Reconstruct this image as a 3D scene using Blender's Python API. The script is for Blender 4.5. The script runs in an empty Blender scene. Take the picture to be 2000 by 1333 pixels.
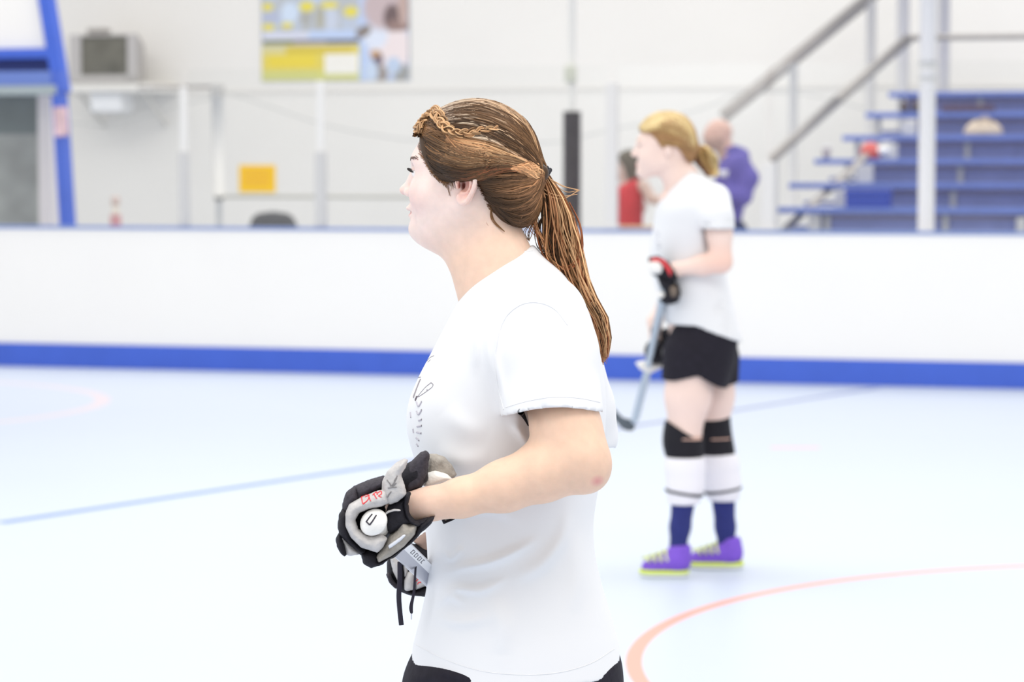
import bpy, math, random
import numpy as np
from mathutils import Vector, Matrix
from mathutils.bvhtree import BVHTree
random.seed(7); rng = np.random.default_rng(7)
SC = bpy.context.scene
COL = SC.collection

# ---------------------------------------------------------------- camera, light, exposure
F = 5000.0; CAMZ = 1.47; HOR = 330.0
PITCH = math.atan((666.5-HOR)/F)
cd = bpy.data.cameras.new('camera'); cam = bpy.data.objects.new('camera', cd); COL.objects.link(cam)
cam.location = (0, 0, CAMZ); cam.rotation_euler = (math.pi/2-PITCH, 0, 0)
cd.sensor_width = 36; cd.lens = F/2000*36; cd.clip_end = 200
cd.dof.use_dof = True; cd.dof.focus_distance = 4.2; cd.dof.aperture_fstop = 4.6
SC.camera = cam
SC.view_settings.view_transform = 'Standard'; SC.view_settings.look = 'None'
SC.view_settings.exposure = 0.22; SC.view_settings.gamma = 1.0
w = bpy.data.worlds.new('hall_light'); SC.world = w; w.use_nodes = True
w.node_tree.nodes['Background'].inputs[0].default_value = (1.0, 0.99, 0.98, 1)
w.node_tree.nodes['Background'].inputs[1].default_value = 0.80
def area(name, loc, size, power, color=(1,1,1), target=None):
    l = bpy.data.lights.new(name, 'AREA'); l.shape = 'RECTANGLE'; l.size = size[0]; l.size_y = size[1]
    l.energy = power; l.color = color
    o = bpy.data.objects.new(name, l); COL.objects.link(o); o.location = loc
    if target: o.rotation_euler = (Vector(target)-Vector(loc)).to_track_quat('-Z', 'Y').to_euler()
    return o
area('hall_lamp_near', (1.0, 2.6, 5.5), (5, 4), 215, (1.0, 0.98, 0.95))
area('hall_lamp_far', (0, 10.5, 6), (9, 4), 270, (0.97, 0.99, 1.0))
area('hall_lamp_back', (0, 19.5, 6), (16, 4), 330, (1.0, 0.98, 0.95))
area('side_fill', (-6, 2.0, 3.5), (4, 3), 90, (0.92, 0.96, 1.0), (0, 5, 1.2))  # added soft fill from the left to shape the figures, not a window

# ---------------------------------------------------------------- picture rays -> places
CP, SP = math.cos(PITCH), math.sin(PITCH)
def ray(px, py):
    a = (px-1000)/F; b = -(py-666.5)/F
    return np.array([a, CP+b*SP, -SP+b*CP])
def P(px, py, y):
    d = ray(px, py); t = y/d[1]
    return np.array([d[0]*t, y, CAMZ+d[2]*t])
def FL(px, py):
    d = ray(px, py); t = -CAMZ/d[2]
    return np.array([d[0]*t, d[1]*t, 0.0])
def PIX(v):
    v = np.atleast_2d(v); x = v[:, 0]; dy = v[:, 1]; dz = v[:, 2]-CAMZ
    dep = dy*CP-dz*SP; up = dy*SP+dz*CP
    return np.stack([1000+F*x/dep, 666.5-F*up/dep], 1)
BL = FL(0, 715); BR = FL(2000, 760)
U = (BR-BL)/np.linalg.norm(BR-BL); N = np.array([-U[1], U[0], 0.0])
def W(px, py, off):           # point on the plane parallel to the rink boards, off metres behind them
    d = ray(px, py); o = np.array([0, 0, CAMZ])
    t = (off-np.dot(o-BL, N))/np.dot(d, N)
    return o+d*t
def S(p): return float(np.dot(p-BL, U))
def FR(s, off, z): return BL+U*s+N*off+np.array([0, 0, z])

# ---------------------------------------------------------------- materials
MATS = {}
def mat(name, color=(.8,.8,.8), rough=.6, metal=0, spec=.5, noise=0, nscale=30, bump=0, bscale=60, attr=False, emit=0, sss=0, sheen=0, stretch=None):
    if name in MATS: return MATS[name]
    m = bpy.data.materials.new(name); m.use_nodes = True; nt = m.node_tree; b = nt.nodes['Principled BSDF']
    b.inputs['Base Color'].default_value = (*color, 1); b.inputs['Roughness'].default_value = rough
    b.inputs['Metallic'].default_value = metal; b.inputs['Specular IOR Level'].default_value = spec
    tc = nt.nodes.new('ShaderNodeTexCoord'); src = tc.outputs['Object']
    if stretch:
        mp = nt.nodes.new('ShaderNodeMapping'); mp.inputs['Scale'].default_value = stretch
        nt.links.new(src, mp.inputs[0]); src = mp.outputs[0]
    cs = None
    if attr:
        a = nt.nodes.new('ShaderNodeAttribute'); a.attribute_name = 'Col'; cs = a.outputs['Color']
        nt.links.new(cs, b.inputs['Base Color'])
    if noise:
        n = nt.nodes.new('ShaderNodeTexNoise'); n.inputs['Scale'].default_value = nscale; n.inputs['Detail'].default_value = 4
        nt.links.new(src, n.inputs['Vector'])
        mr = nt.nodes.new('ShaderNodeMapRange'); mr.inputs['From Min'].default_value = .3; mr.inputs['From Max'].default_value = .7
        mr.inputs['To Min'].default_value = 1-noise; mr.inputs['To Max'].default_value = 1+noise*.6
        nt.links.new(n.outputs['Fac'], mr.inputs['Value'])
        mx = nt.nodes.new('ShaderNodeVectorMath'); mx.operation = 'MULTIPLY'
        if cs: nt.links.new(cs, mx.inputs[0])
        else: mx.inputs[0].default_value = color
        nt.links.new(mr.outputs[0], mx.inputs[1]); nt.links.new(mx.outputs[0], b.inputs['Base Color'])
    if bump:
        n = nt.nodes.new('ShaderNodeTexNoise'); n.inputs['Scale'].default_value = bscale; n.inputs['Detail'].default_value = 5
        nt.links.new(src, n.inputs['Vector'])
        bp = nt.nodes.new('ShaderNodeBump'); bp.inputs['Strength'].default_value = bump; bp.inputs['Distance'].default_value = .01
        nt.links.new(n.outputs['Fac'], bp.inputs['Height']); nt.links.new(bp.outputs[0], b.inputs['Normal'])
    if sss:
        b.inputs['Subsurface Weight'].default_value = sss; b.inputs['Subsurface Radius'].default_value = (.012, .005, .003)
        b.inputs['Subsurface Scale'].default_value = 1.0
    if sheen: b.inputs['Sheen Weight'].default_value = sheen
    MATS[name] = m; return m
M_SHIRT = mat('white_cotton', (.76,.765,.78), .9, spec=.15, bump=.12, bscale=9, sheen=.15)
M_SKIN = mat('skin', attr=True, rough=.5, spec=.35, noise=.05, nscale=60, bump=.03, bscale=400, sss=.25)
M_SKINF = mat('skin_far', attr=True, rough=.55, spec=.3, noise=.04, nscale=12)
M_HAIR = mat('hair', attr=True, rough=.42, spec=.22, noise=.12, nscale=30)
M_BLACK = mat('black_nylon', (.012,.011,.016), .75, spec=.3, noise=.3, nscale=120, bump=.25, bscale=300)
M_DGREY = mat('charcoal_nylon', (.045,.04,.05), .8, spec=.3, noise=.3, nscale=150, bump=.25, bscale=300)
M_LGREY = mat('pale_grey_leather', (.52,.50,.49), .7, noise=.14, nscale=60, bump=.4, bscale=90)
M_BEIGE = mat('beige_palm_suede', (.36,.33,.29), .9, noise=.22, nscale=70, bump=.45, bscale=120)
M_SHORT = mat('black_shorts_cloth', (.016,.014,.022), .85, spec=.25, bump=.5, bscale=14, noise=.2, nscale=60)
M_TAPE = mat('white_tape', (.86,.84,.8), .7, noise=.05, nscale=80, bump=.2, bscale=200)
M_SILVER = mat('silver_shaft', (.55,.56,.62), .28, metal=.7)
M_RED = mat('red_embroidery', (.75,.05,.06), .6)
M_WPLAS = mat('white_plastic', (.85,.86,.88), .45)
M_INK = mat('grey_ink', (.16,.13,.15), .8)
M_INKL = mat('pale_grey_ink', (.5,.48,.53), .8)
M_BLUE = mat('blue_paint', (.050,.125,.60), .5, noise=.05, nscale=5)
M_BLUED = mat('blue_plank', (.13,.20,.55), .55, noise=.08, nscale=8)
M_BLUER = mat('blue_riser', (.20,.235,.48), .6, noise=.1, nscale=8)
M_GALV = mat('brushed_steel_rail', (.40,.375,.36), .5, metal=.3, noise=.1, nscale=10)
M_POST = mat('pale_grey_post', (.68,.68,.70), .5)
M_DARK = mat('dark_pad', (.075,.065,.07), .8, noise=.15, nscale=10)
M_ALU = mat('dull_aluminium', (.60,.60,.60), .5, metal=.2)

# ---------------------------------------------------------------- mesh helpers
def mesh_obj(name, verts, faces, m=None, parent=None, smooth=True, cols=None, link=True):
    me = bpy.data.meshes.new(name)
    verts = np.asarray(verts, dtype=np.float32)
    if isinstance(faces, np.ndarray):
        nf, k = faces.shape
        me.vertices.add(len(verts)); me.vertices.foreach_set('co', verts.ravel())
        me.loops.add(nf*k); me.loops.foreach_set('vertex_index', faces.astype(np.int32).ravel())
        me.polygons.add(nf); me.polygons.foreach_set('loop_start', np.arange(0, nf*k, k, dtype=np.int32))
        me.update(calc_edges=True)
    else:
        me.from_pydata([tuple(map(float, v)) for v in verts], [], faces); me.update()
    if smooth: me.polygons.foreach_set('use_smooth', np.ones(len(me.polygons), dtype=bool))
    if cols is not None:
        a = me.color_attributes.new('Col', 'FLOAT_COLOR', 'POINT')
        c = np.ones((len(verts), 4), dtype=np.float32); c[:, :3] = cols; a.data.foreach_set('color', c.ravel())
    if m: me.materials.append(m)
    me.validate()
    o = bpy.data.objects.new(name, me); COL.objects.link(o)
    if parent: attach(o, parent)
    return o
def attach(o, parent):
    o.parent = parent
    if parent.matrix_basis != Matrix.Identity(4):
        inv = world_of(parent).inverted()
        o.matrix_basis = inv @ o.matrix_basis
def world_of(o):
    m = o.matrix_basis.copy()
    while o.parent: o = o.parent; m = o.matrix_basis @ m
    return m
def empty(name, loc):
    o = bpy.data.objects.new(name, None); o.empty_display_size = .1; COL.objects.link(o)
    o.matrix_basis = Matrix.Translation(Vector([float(c) for c in loc])); return o
def tag(o, label=None, cat=None, group=None, kind=None):
    if label: o['label'] = label
    if cat: o['category'] = cat
    if group: o['group'] = group
    if kind: o['kind'] = kind
    return o
class MB:
    def __init__(s): s.v = []; s.f = []
    def add(s, v, f):
        n = len(s.v); s.v += [tuple(map(float, p)) for p in v]; s.f += [tuple(i+n for i in q) for q in f]
    def hexa(s, c):   # 8 corners: bottom 4 ccw, top 4 ccw
        s.add(c, [(3,2,1,0),(4,5,6,7),(0,1,5,4),(1,2,6,5),(2,3,7,6),(3,0,4,7)])
    def sbox(s, s0, s1, o0, o1, z0, z1):  # box aligned to the rink boards
        s.hexa([FR(s0,o0,z0),FR(s1,o0,z0),FR(s1,o1,z0),FR(s0,o1,z0),FR(s0,o0,z1),FR(s1,o0,z1),FR(s1,o1,z1),FR(s0,o1,z1)])
    def beam(s, a, b, w, d, side=None):   # rectangular bar a->b ; w across, d along `side`
        a = np.array(a, float); b = np.array(b, float); t = (b-a)/np.linalg.norm(b-a)
        n = np.array(side if side is not None else N, float); n = n-t*np.dot(n, t); n /= np.linalg.norm(n); x = np.cross(t, n)
        c = []
        for p in (a, b):
            for (i, j) in ((-1,-1),(1,-1),(1,1),(-1,1)): c.append(p+x*i*w/2+n*j*d/2)
        s.hexa(c)
    def tube(s, pts, r, n=10, closed_ends=True):
        v, f, _ = tubes([np.array(pts, float)], [r], n, caps=closed_ends); s.add(v, [tuple(q) for q in f])
    def build(s, name, m, parent=None, smooth=False, bevel=0):
        o = mesh_obj(name, np.array(s.v), s.f, m, parent, smooth)
        if bevel:
            b = o.modifiers.new('bevel', 'BEVEL'); b.width = bevel; b.segments = 2; b.limit_method = 'ANGLE'
        return o
def tubes(paths, radii, n=5, cols=None, caps=False, taper=None):
    V = []; Fc = []; C = []; base = 0
    ang = np.arange(n)*2*np.pi/n; ca = np.cos(ang); sa = np.sin(ang)
    for k, p in enumerate(paths):
        m = len(p); t = np.gradient(p, axis=0); t /= (np.linalg.norm(t, axis=1, keepdims=True)+1e-12)
        ref = np.array([.13,.95,.27]) if abs(t[:,1]).mean() < .8 else np.array([.9,.1,.3])
        x = np.cross(t, ref); x /= (np.linalg.norm(x, axis=1, keepdims=True)+1e-12); y = np.cross(t, x)
        r = radii[k] if np.ndim(radii[k]) else np.full(m, radii[k])
        if taper is not None: r = r*taper(np.linspace(0, 1, m))
        ring = p[:, None, :]+r[:, None, None]*(x[:, None, :]*ca[None, :, None]+y[:, None, :]*sa[None, :, None])
        V.append(ring.reshape(-1, 3))
        i = np.arange(m-1)[:, None]*n; j = np.arange(n)[None, :]; j2 = (j+1) % n
        q = np.stack([i+j, i+j2, i+n+j2, i+n+j], -1).reshape(-1, 4)+base; Fc.append(q)
        if cols is not None:
            c = np.asarray(cols[k]); C.append(np.tile(c, (m*n, 1)) if c.ndim == 1 else np.repeat(c, n, axis=0))
        base += m*n
    V = np.concatenate(V); Fc = np.concatenate(Fc); C = np.concatenate(C) if C else None
    if caps:
        fl = [tuple(q) for q in Fc]; base = 0
        for p in paths:
            fl.append(tuple(range(base, base+n))); e = base+(len(p)-1)*n; fl.append(tuple(range(e+n-1, e-1, -1))); base += len(p)*n
        return V, fl, C
    return V, Fc, C
def spline(pts, n=24):
    p = np.array(pts, float)
    if len(p) < 3: return np.array([p[0]+(p[-1]-p[0])*t for t in np.linspace(0, 1, n)])
    q = np.vstack([2*p[0]-p[1], p, 2*p[-1]-p[-2]]); segs = len(p)-1; out = []
    for t in np.linspace(0, segs, n):
        i = min(int(t), segs-1); u = t-i; a, b, c, d = q[i:i+4]
        out.append(.5*((2*b)+(c-a)*u+(2*a-5*b+4*c-d)*u*u+(3*b-a-3*c+d)*u**3))
    return np.array(out)

# ---------------------------------------------------------------- signed-distance modelling
def smin(a, b, k):
    if k <= 0: return np.minimum(a, b)
    h = np.maximum(k-np.abs(a-b), 0)/k
    return np.minimum(a, b)-h*h*k*.25
class Fld:
    def __init__(s, lo, hi, h):
        s.lo = np.array(lo, float); s.h = h
        n = np.ceil((np.array(hi)-s.lo)/h).astype(int)+1; s.n = n
        s.ax = [(s.lo[i]+h*np.arange(n[i])).astype(np.float32) for i in range(3)]
        s.f = np.full(n, 9.0, dtype=np.float32)
    def sub(s, lo, hi, m):
        sl = []
        for i in range(3):
            a = int(max(0, math.floor((lo[i]-m-s.lo[i])/s.h))); b = int(min(s.n[i], math.ceil((hi[i]+m-s.lo[i])/s.h)+1))
            if b <= a: return None
            sl.append(slice(a, b))
        return tuple(sl)
    def grid(s, sl): return (s.ax[0][sl[0]][:, None, None], s.ax[1][sl[1]][None, :, None], s.ax[2][sl[2]][None, None, :])
    def add(s, pr, k=0.0):
        lo, hi, fn = pr; sl = s.sub(lo, hi, k*1.5+4*s.h)
        if sl is None: return s
        s.f[sl] = smin(s.f[sl], fn(*s.grid(sl)), k); return s
    def cut(s, pr, k=0.0):
        lo, hi, fn = pr; sl = s.sub(lo, hi, k*1.5+4*s.h)
        if sl is None: return s
        s.f[sl] = -smin(-s.f[sl], fn(*s.grid(sl)), k); return s
    def clip(s, fn):   # keep where fn<0
        s.f = np.maximum(s.f, fn(s.ax[0][:, None, None], s.ax[1][None, :, None], s.ax[2][None, None, :])); return s
    def mesh(s, smooth=2):
        f = s.f; sg = f < 0
        c = sg[:-1,:-1,:-1].astype(np.int8)
        tot = np.zeros(np.array(f.shape)-1, np.int8)
        for dx in (0,1):
            for dy in (0,1):
                for dz in (0,1): tot += sg[dx:f.shape[0]-1+dx, dy:f.shape[1]-1+dy, dz:f.shape[2]-1+dz]
        I, J, K = np.nonzero((tot > 0) & (tot < 8))
        if len(I) == 0: raise RuntimeError('empty field')
        acc = np.zeros((len(I), 3)); cnt = np.zeros(len(I))
        cor = {}
        for dx in (0,1):
            for dy in (0,1):
                for dz in (0,1): cor[(dx,dy,dz)] = f[I+dx, J+dy, K+dz].astype(float)
        for a in cor:
            for ax in range(3):
                if a[ax] == 0:
                    b = list(a); b[ax] = 1; b = tuple(b); fa, fb = cor[a], cor[b]; m = (fa < 0) != (fb < 0)
                    t = np.where(m, fa/np.where(m, fa-fb, 1), 0)
                    pt = np.tile(np.array(a, float), (len(I), 1)); pt[:, ax] = t
                    acc += pt*m[:, None]; cnt += m
        v = (np.stack([I, J, K], 1)+acc/cnt[:, None])*s.h+s.lo
        idx = np.full(tot.shape, -1, np.int32); idx[I, J, K] = np.arange(len(I))
        Q = []
        for ax in range(3):
            o1, o2 = [(1,2),(2,0),(0,1)][ax]
            s0 = [slice(None)]*3; s1 = [slice(None)]*3; s0[ax] = slice(0, -1); s1[ax] = slice(1, None)
            A = sg[tuple(s0)]; B = sg[tuple(s1)]
            e = np.argwhere(A != B); 
            ok = (e[:, o1] > 0) & (e[:, o2] > 0) & (e[:, o1] < f.shape[o1]-1) & (e[:, o2] < f.shape[o2]-1); e = e[ok]
            fl = A[tuple(e.T)]
            def g(d1, d2):
                q = e.copy(); q[:, o1] -= d1; q[:, o2] -= d2; return idx[tuple(q.T)]
            q = np.stack([g(1,1), g(0,1), g(0,0), g(1,0)], 1)
            q[~fl] = q[~fl][:, ::-1]; Q.append(q)
        Q = np.concatenate(Q); Q = Q[(Q >= 0).all(1)]
        for _ in range(smooth):
            ac = np.zeros_like(v); cn = np.zeros(len(v))
            for a, b in ((0,1),(1,2),(2,3),(3,0)):
                for p, q in ((a,b),(b,a)):
                    for d in range(3): ac[:, d] += np.bincount(Q[:, p], v[Q[:, q], d], len(v))
                    cn += np.bincount(Q[:, p], minlength=len(v))
            nv = ac/np.maximum(cn, 1)[:, None]; v = v*.45+nv*.55
        return v, Q
def ell(c, r, rot=None):
    c = np.array(c, float); r = np.array(r, float); R = np.eye(3) if rot is None else np.array(rot)
    m = r.max()
    def fn(X, Y, Z):
        dx, dy, dz = X-c[0], Y-c[1], Z-c[2]
        a = (dx*R[0,0]+dy*R[1,0]+dz*R[2,0]); b = (dx*R[0,1]+dy*R[1,1]+dz*R[2,1]); d = (dx*R[0,2]+dy*R[1,2]+dz*R[2,2])
        k0 = np.sqrt((a/r[0])**2+(b/r[1])**2+(d/r[2])**2); k1 = np.sqrt((a/r[0]**2)**2+(b/r[1]**2)**2+(d/r[2]**2)**2)+1e-9
        return np.where(k0 < .02, -r.min(), k0*(k0-1)/k1)
    return c-m, c+m, fn
def rc(a, b, ra, rb, sc=(1,1,1)):
    sc = np.array(sc, float); a0 = np.array(a, float); b0 = np.array(b, float); a = a0/sc; b = b0/sc; d = b-a; dd = float(np.dot(d, d))+1e-12; m = max(ra, rb)*sc.max()
    def fn(X, Y, Z):
        px, py, pz = X/sc[0]-a[0], Y/sc[1]-a[1], Z/sc[2]-a[2]
        t = np.clip((px*d[0]+py*d[1]+pz*d[2])/dd, 0, 1)
        return (np.sqrt((px-t*d[0])**2+(py-t*d[1])**2+(pz-t*d[2])**2)-(ra+(rb-ra)*t))*sc.min()
    return np.minimum(a0, b0)-m, np.maximum(a0, b0)+m, fn
def addchain(fl, pts, k=.01, sc=(1,1,1)):
    for (p, r), (q, s) in zip(pts[:-1], pts[1:]): fl.add(rc(p, q, r, s, sc), k)
def loft(rows, nexp=2.2):
    """rows: (z, x_front, x_back, y_centre, half_width)"""
    rows = sorted(rows); R = np.array(rows, float); z = R[:, 0]
    zz = np.linspace(z[0], z[-1], 200); T = [spline_interp(z, R[:, i], zz) for i in range(1, 5)]
    def fn(X, Y, Z):
        Zf = np.asarray(Z).ravel()
        xf, xb, yc, hw = [np.interp(Zf, zz, t)[None, None, :] for t in T]
        cx = (xf+xb)/2; ax = (xb-xf)/2
        u = np.abs((X-cx)/ax); v = np.abs((Y-yc)/hw)
        q = (u**nexp+v**nexp)**(1/nexp)
        d = (q-1)*np.minimum(ax, hw)
        zc = np.maximum(z[0]-Z, Z-z[-1])
        return np.maximum(d, zc+0*X+0*Y).astype(np.float32)
    lo = (R[:, 1].min(), (R[:, 3]-R[:, 4]).min(), z[0]); hi = (R[:, 2].max(), (R[:, 3]+R[:, 4]).max(), z[-1])
    return np.array(lo), np.array(hi), fn
def spline_interp(x, y, xx):
    d = np.diff(y)/np.diff(x); m = np.zeros(len(y)); m[0] = d[0]; m[-1] = d[-1]; m[1:-1] = (d[:-1]+d[1:])/2
    i = np.clip(np.searchsorted(x, xx)-1, 0, len(x)-2); h = x[i+1]-x[i]; t = (xx-x[i])/h
    return (2*t**3-3*t**2+1)*y[i]+(t**3-2*t**2+t)*h*m[i]+(-2*t**3+3*t**2)*y[i+1]+(t**3-t**2)*h*m[i+1]
def poly2(poly, X, Z):
    p = np.array(poly, float); d = None; s = np.ones(np.broadcast(X, Z).shape)
    n = len(p)
    for i in range(n):
        a = p[i]; b = p[i-1]; ex, ez = b-a; wx = X-a[0]; wz = Z-a[1]
        t = np.clip((wx*ex+wz*ez)/(ex*ex+ez*ez+1e-12), 0, 1)
        dd = (wx-ex*t)**2+(wz-ez*t)**2; d = dd if d is None else np.minimum(d, dd)
        c1 = Z >= a[1]; c2 = Z < b[1]; c3 = ex*wz > ez*wx
        fl = (c1 & c2 & c3) | (~c1 & ~c2 & ~c3); s = np.where(fl, -s, s)
    return s*np.sqrt(d)
def pad(poly, T, y, rr=.012, ybend=None):
    """puffed pad with the outline poly (x,z), half thickness T at middle depth y"""
    p = np.array(poly); 
    def fn(X, Y, Z):
        d2 = poly2(poly, X[:, :, 0], Z[0, 0, :][None, :])[:, None, :]
        yc = y+(ybend(X, Z) if ybend else 0)
        h = T*np.sqrt(np.clip(1-np.clip(1+d2/rr, 0, 1)**2, 0, 1))
        return np.where(d2 > 0, np.sqrt(d2**2+(Y-yc)**2), np.abs(Y-yc)-h).astype(np.float32)
    e = .03 if ybend else 0
    return np.array([p[:,0].min(), y-T-e, p[:,1].min()]), np.array([p[:,0].max(), y+T+e, p[:,1].max()]), fn
def sdf_obj(name, prims, h, m, parent=None, cols=None, smooth=2, marg=.02, xf=None, cuts=(), clip=None, colfn=None, disp=None):
    lo = np.min([p[0][0] for p in prims], axis=0)-marg; hi = np.max([p[0][1] for p in prims], axis=0)+marg
    fl = Fld(lo, hi, h)
    for pr, k in prims: fl.add(pr, k)
    for pr, k in cuts: fl.cut(pr, k)
    if clip: fl.clip(clip)
    v, q = fl.mesh(smooth)
    if disp: v = disp(v, q)
    if xf is not None: v = v@xf[0].T+xf[1]
    c = colfn(v) if colfn else (np.tile(cols, (len(v), 1)) if cols is not None else None)
    return mesh_obj(name, v, q, m, parent, True, c)
def polypx(pts, y): return [(P(a, b, y)[0], P(a, b, y)[2]) for a, b in pts]
def mm(f, *a): return f(*a)

# ================================================================ THE SETTING
def rn(nt, op, *ins):
    n = nt.nodes.new('ShaderNodeMath'); n.operation = op
    for i, v in enumerate(ins):
        if isinstance(v, (int, float)): n.inputs[i].default_value = v
        else: nt.links.new(v, n.inputs[i])
    return n.outputs[0]
def floor_material():
    m = bpy.data.materials.new('sport_court_floor'); m.use_nodes = True; nt = m.node_tree; b = nt.nodes['Principled BSDF']
    b.inputs['Roughness'].default_value = .42; b.inputs['Specular IOR Level'].default_value = .35
    g = nt.nodes.new('ShaderNodeNewGeometry'); sx = nt.nodes.new('ShaderNodeSeparateXYZ'); nt.links.new(g.outputs['Position'], sx.inputs[0])
    X, Y = sx.outputs[0], sx.outputs[1]
    ns = nt.nodes.new('ShaderNodeTexNoise'); ns.inputs['Scale'].default_value = .6; ns.inputs['Detail'].default_value = 5
    nt.links.new(g.outputs['Position'], ns.inputs['Vector'])
    col = nt.nodes.new('ShaderNodeMix'); col.data_type = 'RGBA'; nt.links.new(ns.outputs['Fac'], col.inputs[0])
    col.inputs[6].default_value = (.545,.605,.715,1); col.inputs[7].default_value = (.575,.635,.735,1); cur = col.outputs[2]
    def mask(dist, hw):   # 1 where |dist| < hw
        return rn(nt, 'LESS_THAN', rn(nt, 'ABSOLUTE', dist), hw)
    def over(cur, msk, c, a=1.0):
        mx = nt.nodes.new('ShaderNodeMix'); mx.data_type = 'RGBA'; nt.links.new(rn(nt, 'MULTIPLY', msk, a), mx.inputs[0])
        nt.links.new(cur, mx.inputs[6]); mx.inputs[7].default_value = (*c, 1); return mx.outputs[2]
    def line(a, b_, hw, c, al=1.0, seg=False):
        nonlocal cur
        t = (b_-a)/np.linalg.norm(b_-a); n = np.array([-t[1], t[0]])
        d = rn(nt, 'SUBTRACT', rn(nt, 'ADD', rn(nt, 'MULTIPLY', X, float(n[0])), rn(nt, 'MULTIPLY', Y, float(n[1]))), float(np.dot(n, a[:2])))
        mk = mask(d, hw)
        if seg:
            mid = (a+b_)/2; L = np.linalg.norm(b_-a)/2
            e = rn(nt, 'SUBTRACT', rn(nt, 'ADD', rn(nt, 'MULTIPLY', X, float(t[0])), rn(nt, 'MULTIPLY', Y, float(t[1]))), float(np.dot(t[:2], mid[:2])))
            mk = rn(nt, 'MULTIPLY', mk, mask(e, float(L)))
        cur = over(cur, mk, c, al)
    def circle(pts, hw, c, al=1.0):
        nonlocal cur
        p = np.array([FL(*q)[:2] for q in pts]); A = np.c_[2*p, np.ones(len(p))]; s = np.linalg.lstsq(A, (p**2).sum(1), rcond=None)[0]
        cx, cy = s[:2]; r = math.sqrt(s[2]+cx*cx+cy*cy); print('circle', cx, cy, r)
        d = rn(nt, 'SQRT', rn(nt, 'ADD', rn(nt, 'POWER', rn(nt, 'SUBTRACT', X, float(cx)), 2.0), rn(nt, 'POWER', rn(nt, 'SUBTRACT', Y, float(cy)), 2.0)))
        cur = over(cur, mask(rn(nt, 'SUBTRACT', d, r), hw), c, al)
    a = FL(0, 1022)[:2]; b2 = FL(770, 906)[:2]; b3 = FL(1715, 758)[:2]
    line(a, b2, .036, (.10,.22,.60), .85, seg=True)
    line(b2, b3, .033, (.13,.17,.40), .8, seg=True)
    circle([(1236,1300),(1262,1250),(1330,1207),(1430,1172),(1560,1147)], .024, (.95,.30,.16), .75)
    circle([(0,826),(60,817),(150,800),(205,783),(190,768),(110,757)], .05, (.95,.60,.55), .35)
    line(FL(1505,875)[:2], FL(1600,875)[:2], .03, (.92,.36,.28), .8, seg=True)
    nt.links.new(cur, b.inputs['Base Color'])
    return m
b = MB(); b.hexa([(-14,-3,-.1),(14,-3,-.1),(14,34,-.1),(-14,34,-.1),(-14,-3,0),(14,-3,0),(14,34,0),(-14,34,0)])
tag(b.build('floor', floor_material()), kind='structure')
WOFF = 6.5
sL = S(W(-500, 300, WOFF)); sR = S(W(2500, 300, WOFF))
M_WALL = mat('white_painted_wall', (.83,.81,.775), .85, noise=.015, nscale=1.2, bump=.05, bscale=20)
b = MB(); b.sbox(sL, sR, WOFF, WOFF+.25, 0, 5.2)
tag(b.build('wall_back', M_WALL), kind='structure')
# thin raised paint seam of the wall panels
zs = W(1000, 176, WOFF)[2]
b = MB(); b.sbox(sL, sR, WOFF-.012, WOFF, zs-.012, zs+.012)
tag(b.build('trim_1', mat('seam_paint', (.72,.70,.67), .8)), kind='structure')

# rink boards: white panels, blue kick plate, blue-grey cap
M_BOARD = mat('white_rink_board', (.92,.90,.865), .5, noise=.01, nscale=2)
bs0, bs1 = -6.0, S(BR)+6.0; ZB = W(1000, 453, 0)[2]; print('board height', ZB)
rb = MB(); rb.sbox(bs0, bs1, 0, .08, .0, ZB); tag(rb.build('wall_rink', M_BOARD), kind='structure')
zk0 = W(0, 667, 0)[2]; zk1 = W(2000, 712, 0)[2]; zk = (zk0+zk1)/2; print('kick', zk0, zk1)
b = MB(); b.sbox(bs0, bs1, -.018, 0, .0, zk); tag(b.build('baseboard_rink', M_BLUE, bevel=.004), kind='structure')
b = MB(); b.sbox(bs0, bs1, -.015, .095, ZB, ZB+.022); tag(b.build('trim_2', mat('cap_rail_blue', (.20,.28,.55), .5), bevel=.005), kind='structure')

# glass above the boards and its slim posts
def glass_mat():
    m = bpy.data.materials.new('rink_glass'); m.use_nodes = True; nt = m.node_tree; nt.nodes.clear()
    o = nt.nodes.new('ShaderNodeOutputMaterial'); tr = nt.nodes.new('ShaderNodeBsdfTransparent'); tr.inputs[0].default_value = (.985,.988,.986,1)
    gl = nt.nodes.new('ShaderNodeBsdfGlossy'); gl.inputs['Roughness'].default_value = .12; mx = nt.nodes.new('ShaderNodeMixShader'); mx.inputs[0].default_value = .02
    nt.links.new(tr.outputs[0], mx.inputs[1]); nt.links.new(gl.outputs[0], mx.inputs[2]); nt.links.new(mx.outputs[0], o.inputs[0]); return m
M_GLASS = glass_mat(); zg = W(900, 130, .04)[2]
postx = [-120, 360, 627, 1195, 1502, 1809, 2100]
for i in range(len(postx)-1):
    a = S(W(postx[i], 300, .04))+.03; c = S(W(postx[i+1], 300, .04))-.03
    b = MB(); b.sbox(a, c, .036, .046, ZB+.022, zg); o = b.build('rink_glass_pane', M_GLASS)
    nm = ['in front of the old television', 'in front of the orange notice', 'behind the ponytailed head',
          'in front of the man in purple', 'in front of the bleacher ends', 'right of the thick white pole'][i]
    tag(o, 'clear rink glass on the boards, '+nm, 'glass pane', 'rink glass panes')
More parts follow.
